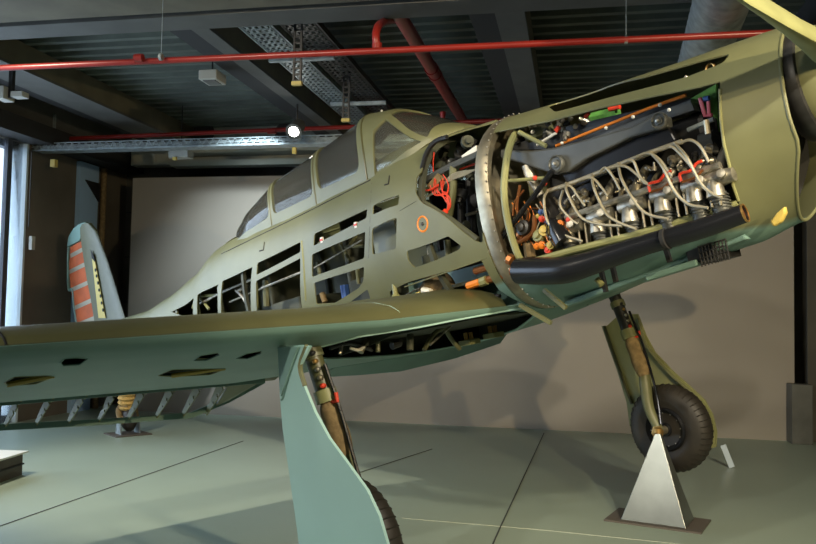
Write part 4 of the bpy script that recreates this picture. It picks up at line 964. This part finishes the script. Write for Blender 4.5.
    if sgn > 0:
        fl = [PA(u, v, yd-.03) for u, v in ((638, 318), (646, 345), (668, 372), (688, 390), (702, 405), (709, 424), (709, 440))]
        part(MB().tube(fl, .012, 8, sm=4), 'door_flange', 'olive', leg)
        lw = [PA(u, v, yd-.02) for u, v in ((604, 326), (620, 372), (632, 404))]; part(MB().tube(lw, .012, 8, sm=3), 'door_flange', 'olive_dark', leg)
    else:
        fc = [PA(u, v, yd-.012) for u, v in ((279, 347), (299, 347), (282, 396))]; part(MB().prism(fc, (0, -.008, 0)), 'door_shade_facet', 'teal', leg, smooth=False)  # darker blue puts the shade of this door facet into its colour
        part(MB().tube([PA(u, v, yd-.012) for u, v in ((299, 347), (290, 372), (283, 396), (281, 400))], .004, 6, sm=3), 'door_crease', 'teal', leg)
        part(MB().tube([PA(u, v, yd+.0) for u, v in ((307, 346), (300, 366), (305, 386))], .012, 6, sm=3), 'door_flange', 'olive', leg)
    return leg
gear(-1, (-2.177, -1.475, -1.456)); gear(1, (-2.335, 1.475, -1.45))

# ---- tail
def thick(px, y, th, name, m, par, **kw): return part(MB().prism([PA(u, v, y+th/2) for u, v in px], (0, -th, 0)), name, m, par, smooth=False, **kw)
finr = MB(); rows = []
for (ul, vl, ur, vr) in ((86, 224, 90, 223), (84, 228, 97, 231), (84.5, 238, 101, 243), (87, 255, 108, 262), (91, 280, 116, 288), (95, 300, 122, 308), (98, 318, 127, 324), (100, 332, 133, 338)):
    a_, b_ = PA(ul, vl, 0), PA(ur, vr, 0); row = []
    for k in range(17):
        t = k/16; h_ = .055*sqrt(t)*(1.0) if t < 1 else .055
        row.append(t)
    L_ = []
    for t in (0, .03, .1, .25, .5, .8, 1): L_.append((t, .05*sqrt(max(0, 1-(1-t)**2))*.9+.002))
    ring = [V((b_.x+(a_.x-b_.x)*t, -hw, b_.z+(a_.z-b_.z)*t)) for t, hw in L_]+[V((b_.x+(a_.x-b_.x)*t, hw, b_.z+(a_.z-b_.z)*t)) for t, hw in L_[::-1]]
    rows.append(ring)
finr.grid(rows, True); fin = part(finr, 'tail_fin', 'olive_dark')
# truss strip opening
P = [(91, 252), (94, 251), (106, 316), (99, 316)]
thick([(92, 254), (95.5, 262), (106, 318), (99, 318)], -.052, .006, 'fin_truss', 'yellow', fin)
for k, (u, v) in enumerate(((95.5, 270), (96.5, 276), (98, 283), (99, 290), (100.5, 296), (101.5, 303), (103, 310))):
    q = PA(u, v, -.058); part(MB().lathe([(-.004, .02-.002*(k % 2)), (.003, .02-.002*(k % 2))], q, (0, -1, 0), 10), 'truss_hole', 'matt_black', fin)
thick([(91, 250), (94, 256), (95, 262), (92, 258)], -.055, .004, 'truss_hole', 'matt_black', fin)
rud = thick([(84, 240), (89, 262), (94, 290), (99, 320), (101, 336), (78, 338), (76, 318), (72, 290), (70, 270), (71, 247)], .0, .012, 'rudder', 'orange_fabric', None)
for P in ([(71, 256), (86, 248)], [(70, 272), (88, 263)], [(72, 290), (92, 281)], [(75, 308), (95, 299)], [(77, 325), (98, 317)]):
    part(MB().bar(PA(*P[0], 0), PA(*P[1], 0), .05, .016, up=(0, 1, 0)), 'rudder_rib', 'alu_lead', rud, smooth=False)
part(MB().tube([PA(u, v, 0) for u, v in ((87, 223.5), (79, 226), (72, 235), (69, 250), (68.5, 270), (69, 289), (73, 290), (74.5, 305), (77, 322), (79, 338))], .02, 8, sm=5), 'rudder_edge', 'teal', rud)
thick([(87, 224), (78, 228), (73, 236), (71, 247), (84, 240)], .0, .05, 'rudder_tip', 'teal', rud)
part(MB().bar(PA(84.5, 226, 0), PA(98, 320, 0), .08, .06, up=(0, 1, 0)), 'rudder_post', 'teal', rud, smooth=False)
# tailplane
for s in (-1, 1):
    rows = []
    for (y, xl, xt) in ((.06, -7.75, -8.75), (.7, -7.9, -8.75), (1.2, -8.05, -8.7), (1.45, -8.25, -8.6)):
        ring = []
        for t in (0, .05, .2, .5, 1): ring.append((t, .045*(sqrt(t)*(1-t)*2.0)))
        rows.append([V((xl+(xt-xl)*t, s*y, .16+h_)) for t, h_ in ring]+[V((xl+(xt-xl)*t, s*y, .16-h_)) for t, h_ in ring[::-1]])
    part(MB().grid(rows, True), 'tailplane', 'olive_dark')
# tailwheel
tw = V(PA(128.5, 419, 0)); sc = 1
leg = part(MB().tube([PA(128, 380, 0), PA(128, 412, 0)], .04, 14), 'tailwheel_leg', 'darkmetal')
bt = [PA(127, 391+k*2.2, 0) for k in range(9)]; part(MB().tube(bt, [.10 if k % 2 else .082 for k in range(9)], 18), 'canvas_boot', 'canvas_y', leg)
part(MB().lathe([(-.07, .05), (-.06, .09), (-.03, .125), (0, .135), (.03, .125), (.06, .09), (.07, .05)], tw+V((0, 0, 0)), (0, 1, 0), 32), 'tail_tyre', 'rubber', leg)
part(MB().lathe([(0, .05), (.012, .045), (.015, .003)], tw+V((0, -.07, 0)), (0, -1, 0), 20), 'tail_hub', 'canvas', leg)
fk = MB().tube([PA(128, 405, -.02), tw+V((-.02, -.085, .12)), tw+V((0, -.09, 0))], .03, 10, sm=4); fk.tube([PA(128, 405, .02), tw+V((-.02, .085, .12)), tw+V((0, .09, 0))], .03, 10, sm=4); part(fk, 'tail_fork', 'canvas', leg)

# cradle under the tailwheel (stands on the floor)
q = A2W(tw); bz = V((q.x, q.y, 0)); cr = bpy.data.objects.new('tailwheel_cradle', None); C.objects.link(cr); cr.location = bz; cr.rotation_euler.z = YAW
tag(cr, 'small pale grey cradle holding the tailwheel off the floor at the back', 'stand')
mb = MB().box((-.17, -.2, 0), (.17, .2, .012)); mb.obj('base_plate', 'plate', cr, smooth=False)
for s in (-1, 1): MB().prism([(-.07, s*.105-.006, .012), (.07, s*.105-.006, .012), (.03, s*.105-.006, q.z+.02), (-.03, s*.105-.006, q.z+.02)], (0, .012, 0)).obj('side_plate', 'galv', cr, smooth=False)

# pyramid jack stand under the far wheel hub
axw = A2W((-2.335, 1.475-.215, -1.45)); ap = V((axw.x, axw.y, axw.z-.0))
top_w = ray(655, 433); k = (axw.y-.03)/top_w.y; apex = EYE+top_w*k
st_ = bpy.data.objects.new('jack_stand', None); C.objects.link(st_); st_.location = (apex.x+.02, apex.y, 0); st_.rotation_euler.z = -.50
tag(st_, 'grey steel pyramid stand under the far main wheel axle', 'stand')
hz = apex.z; b_ = .21; t_ = .017
MB().box((-.31, -.20, 0), (.31, .20, .012)).obj('base_plate', 'plate', st_, smooth=False)
mb = MB(); mb.add([(-b_, -b_*.72, .012), (b_, -b_*.72, .012), (b_, b_*.72, .012), (-b_, b_*.72, .012), (-t_, -t_, hz), (t_, -t_, hz), (t_, t_, hz), (-t_, t_, hz)], [(3,2,1,0),(4,5,6,7),(0,1,5,4),(1,2,6,5),(2,3,7,6),(3,0,4,7)])
mb.obj('pyramid', 'stand', st_, smooth=False, bev=.004)
MB().lathe([(-.0, .03), (.03, .03), (.035, .02)], (0, 0, hz), (0, 0, 1), 16).obj('saddle', 'brass', st_)

# ------------------------------------------------------------------ lights
def spot(room_pos, target, power, col, size, blend=.5, rad=.06):
    l = bpy.data.lights.new('spot', 'SPOT'); l.energy = power; l.color = col; l.spot_size = math.radians(size); l.spot_blend = blend; l.shadow_soft_size = rad
    o = bpy.data.objects.new('spot', l); C.objects.link(o); o.location = RM(*room_pos); tgt = RM(*target)
    o.rotation_euler = (tgt-o.location).to_track_quat('-Z', 'Y').to_euler(); return o
def area(room_pos, target, power, col, sx_, sy_):
    l = bpy.data.lights.new('area', 'AREA'); l.shape = 'RECTANGLE'; l.size = sx_; l.size_y = sy_; l.energy = power; l.color = col
    o = bpy.data.objects.new('area', l); C.objects.link(o); o.location = RM(*room_pos); tgt = RM(*target)
    o.rotation_euler = (tgt-o.location).to_track_quat('-Z', 'Y').to_euler(); return o
WARM = (1, .80, .48); NEU = (1, .9, .72)
lp_ = A2W((3.7, -1.5, .25)); lr_ = V((lp_.x*cos(AR)-lp_.y*sin(AR), lp_.x*sin(AR)+lp_.y*cos(AR), lp_.z)); tq = A2W((-1.3, -.4, 0)); tr_ = V((tq.x*cos(AR)-tq.y*sin(AR), tq.x*sin(AR)+tq.y*cos(AR), tq.z)); print('key', lr_, tr_)
spot(lr_, tr_, 470, WARM, 40, .5, .02)        # key on nose and engine, from ahead of the propeller
spot((-1.2, .6, 3.45), (1.0, 4.2, 1.8), 80, NEU, 62, .6)
spot((-3.2, 1.8, 3.45), (-1.0, 6.5, 1.3), 300, NEU, 70, .7)       # fuselage side
spot((-3.2, -1.2, 3.4), (-.6, 3.5, .5), 420, (1, .95, .85), 34, .8)  # added to brighten the near gear door and wing underside
spot((1.8, 1.2, 3.45), (.2, 5.0, .2), 420, NEU, 80, .7)           # floor in front
spot((-4.6, 4.0, 3.45), (-2.5, 7.0, 0), 420, NEU, 75, .6)         # floor left
spot((2.6, -2.5, 3.4), (1.2, 10, 1.2), 1100, WARM, 50, .4, .05)     # far spotlight throwing the nose's shadow on the wall
spot((-3.4, 7.6, 3.45), (-4.0, 10, 2.0), 420, (.78, .92, 1), 62, 1)  # wall left
area((XW-.5, 5.4, 2.0), (-1.0, 5.8, .6), 165, (.66, .82, 1), 6.0, 3.0)  # daylight through the windows
area((-1.5, -1.5, 3.8), (-1.5, 3, 0), 60, (1, .93, .8), 5, 3)        # added ambient fill, high up behind the viewer
W_ = bpy.data.worlds.new('world'); bpy.context.scene.world = W_; W_.use_nodes = True
bg = W_.node_tree.nodes['Background']; bg.inputs[0].default_value = (.72, .86, 1, 1); bg.inputs[1].default_value = 2.2

# ------------------------------------------------------------------ camera
cam = bpy.data.cameras.new('camera'); co = bpy.data.objects.new('camera', cam); C.objects.link(co)
cam.sensor_width = 36; cam.lens = F*36/816; cam.clip_start = .02
fwd = ray(408, 272).normalized(); right = (ray(409, 272)-ray(407, 272)).normalized(); up = right.cross(fwd).normalized()
co.matrix_world = Matrix(((right.x, up.x, -fwd.x, 0), (right.y, up.y, -fwd.y, 0), (right.z, up.z, -fwd.z, H), (0, 0, 0, 1))) if not isinstance(H, list) else Matrix(((right.x, up.x, -fwd.x, 0), (right.y, up.y, -fwd.y, 0), (right.z, up.z, -fwd.z, EYE.z), (0, 0, 0, 1)))
sc_ = bpy.context.scene; sc_.camera = co
sc_.view_settings.view_transform = 'Standard'; sc_.view_settings.look = 'None'; sc_.view_settings.exposure = .36; sc_.view_settings.gamma = 1
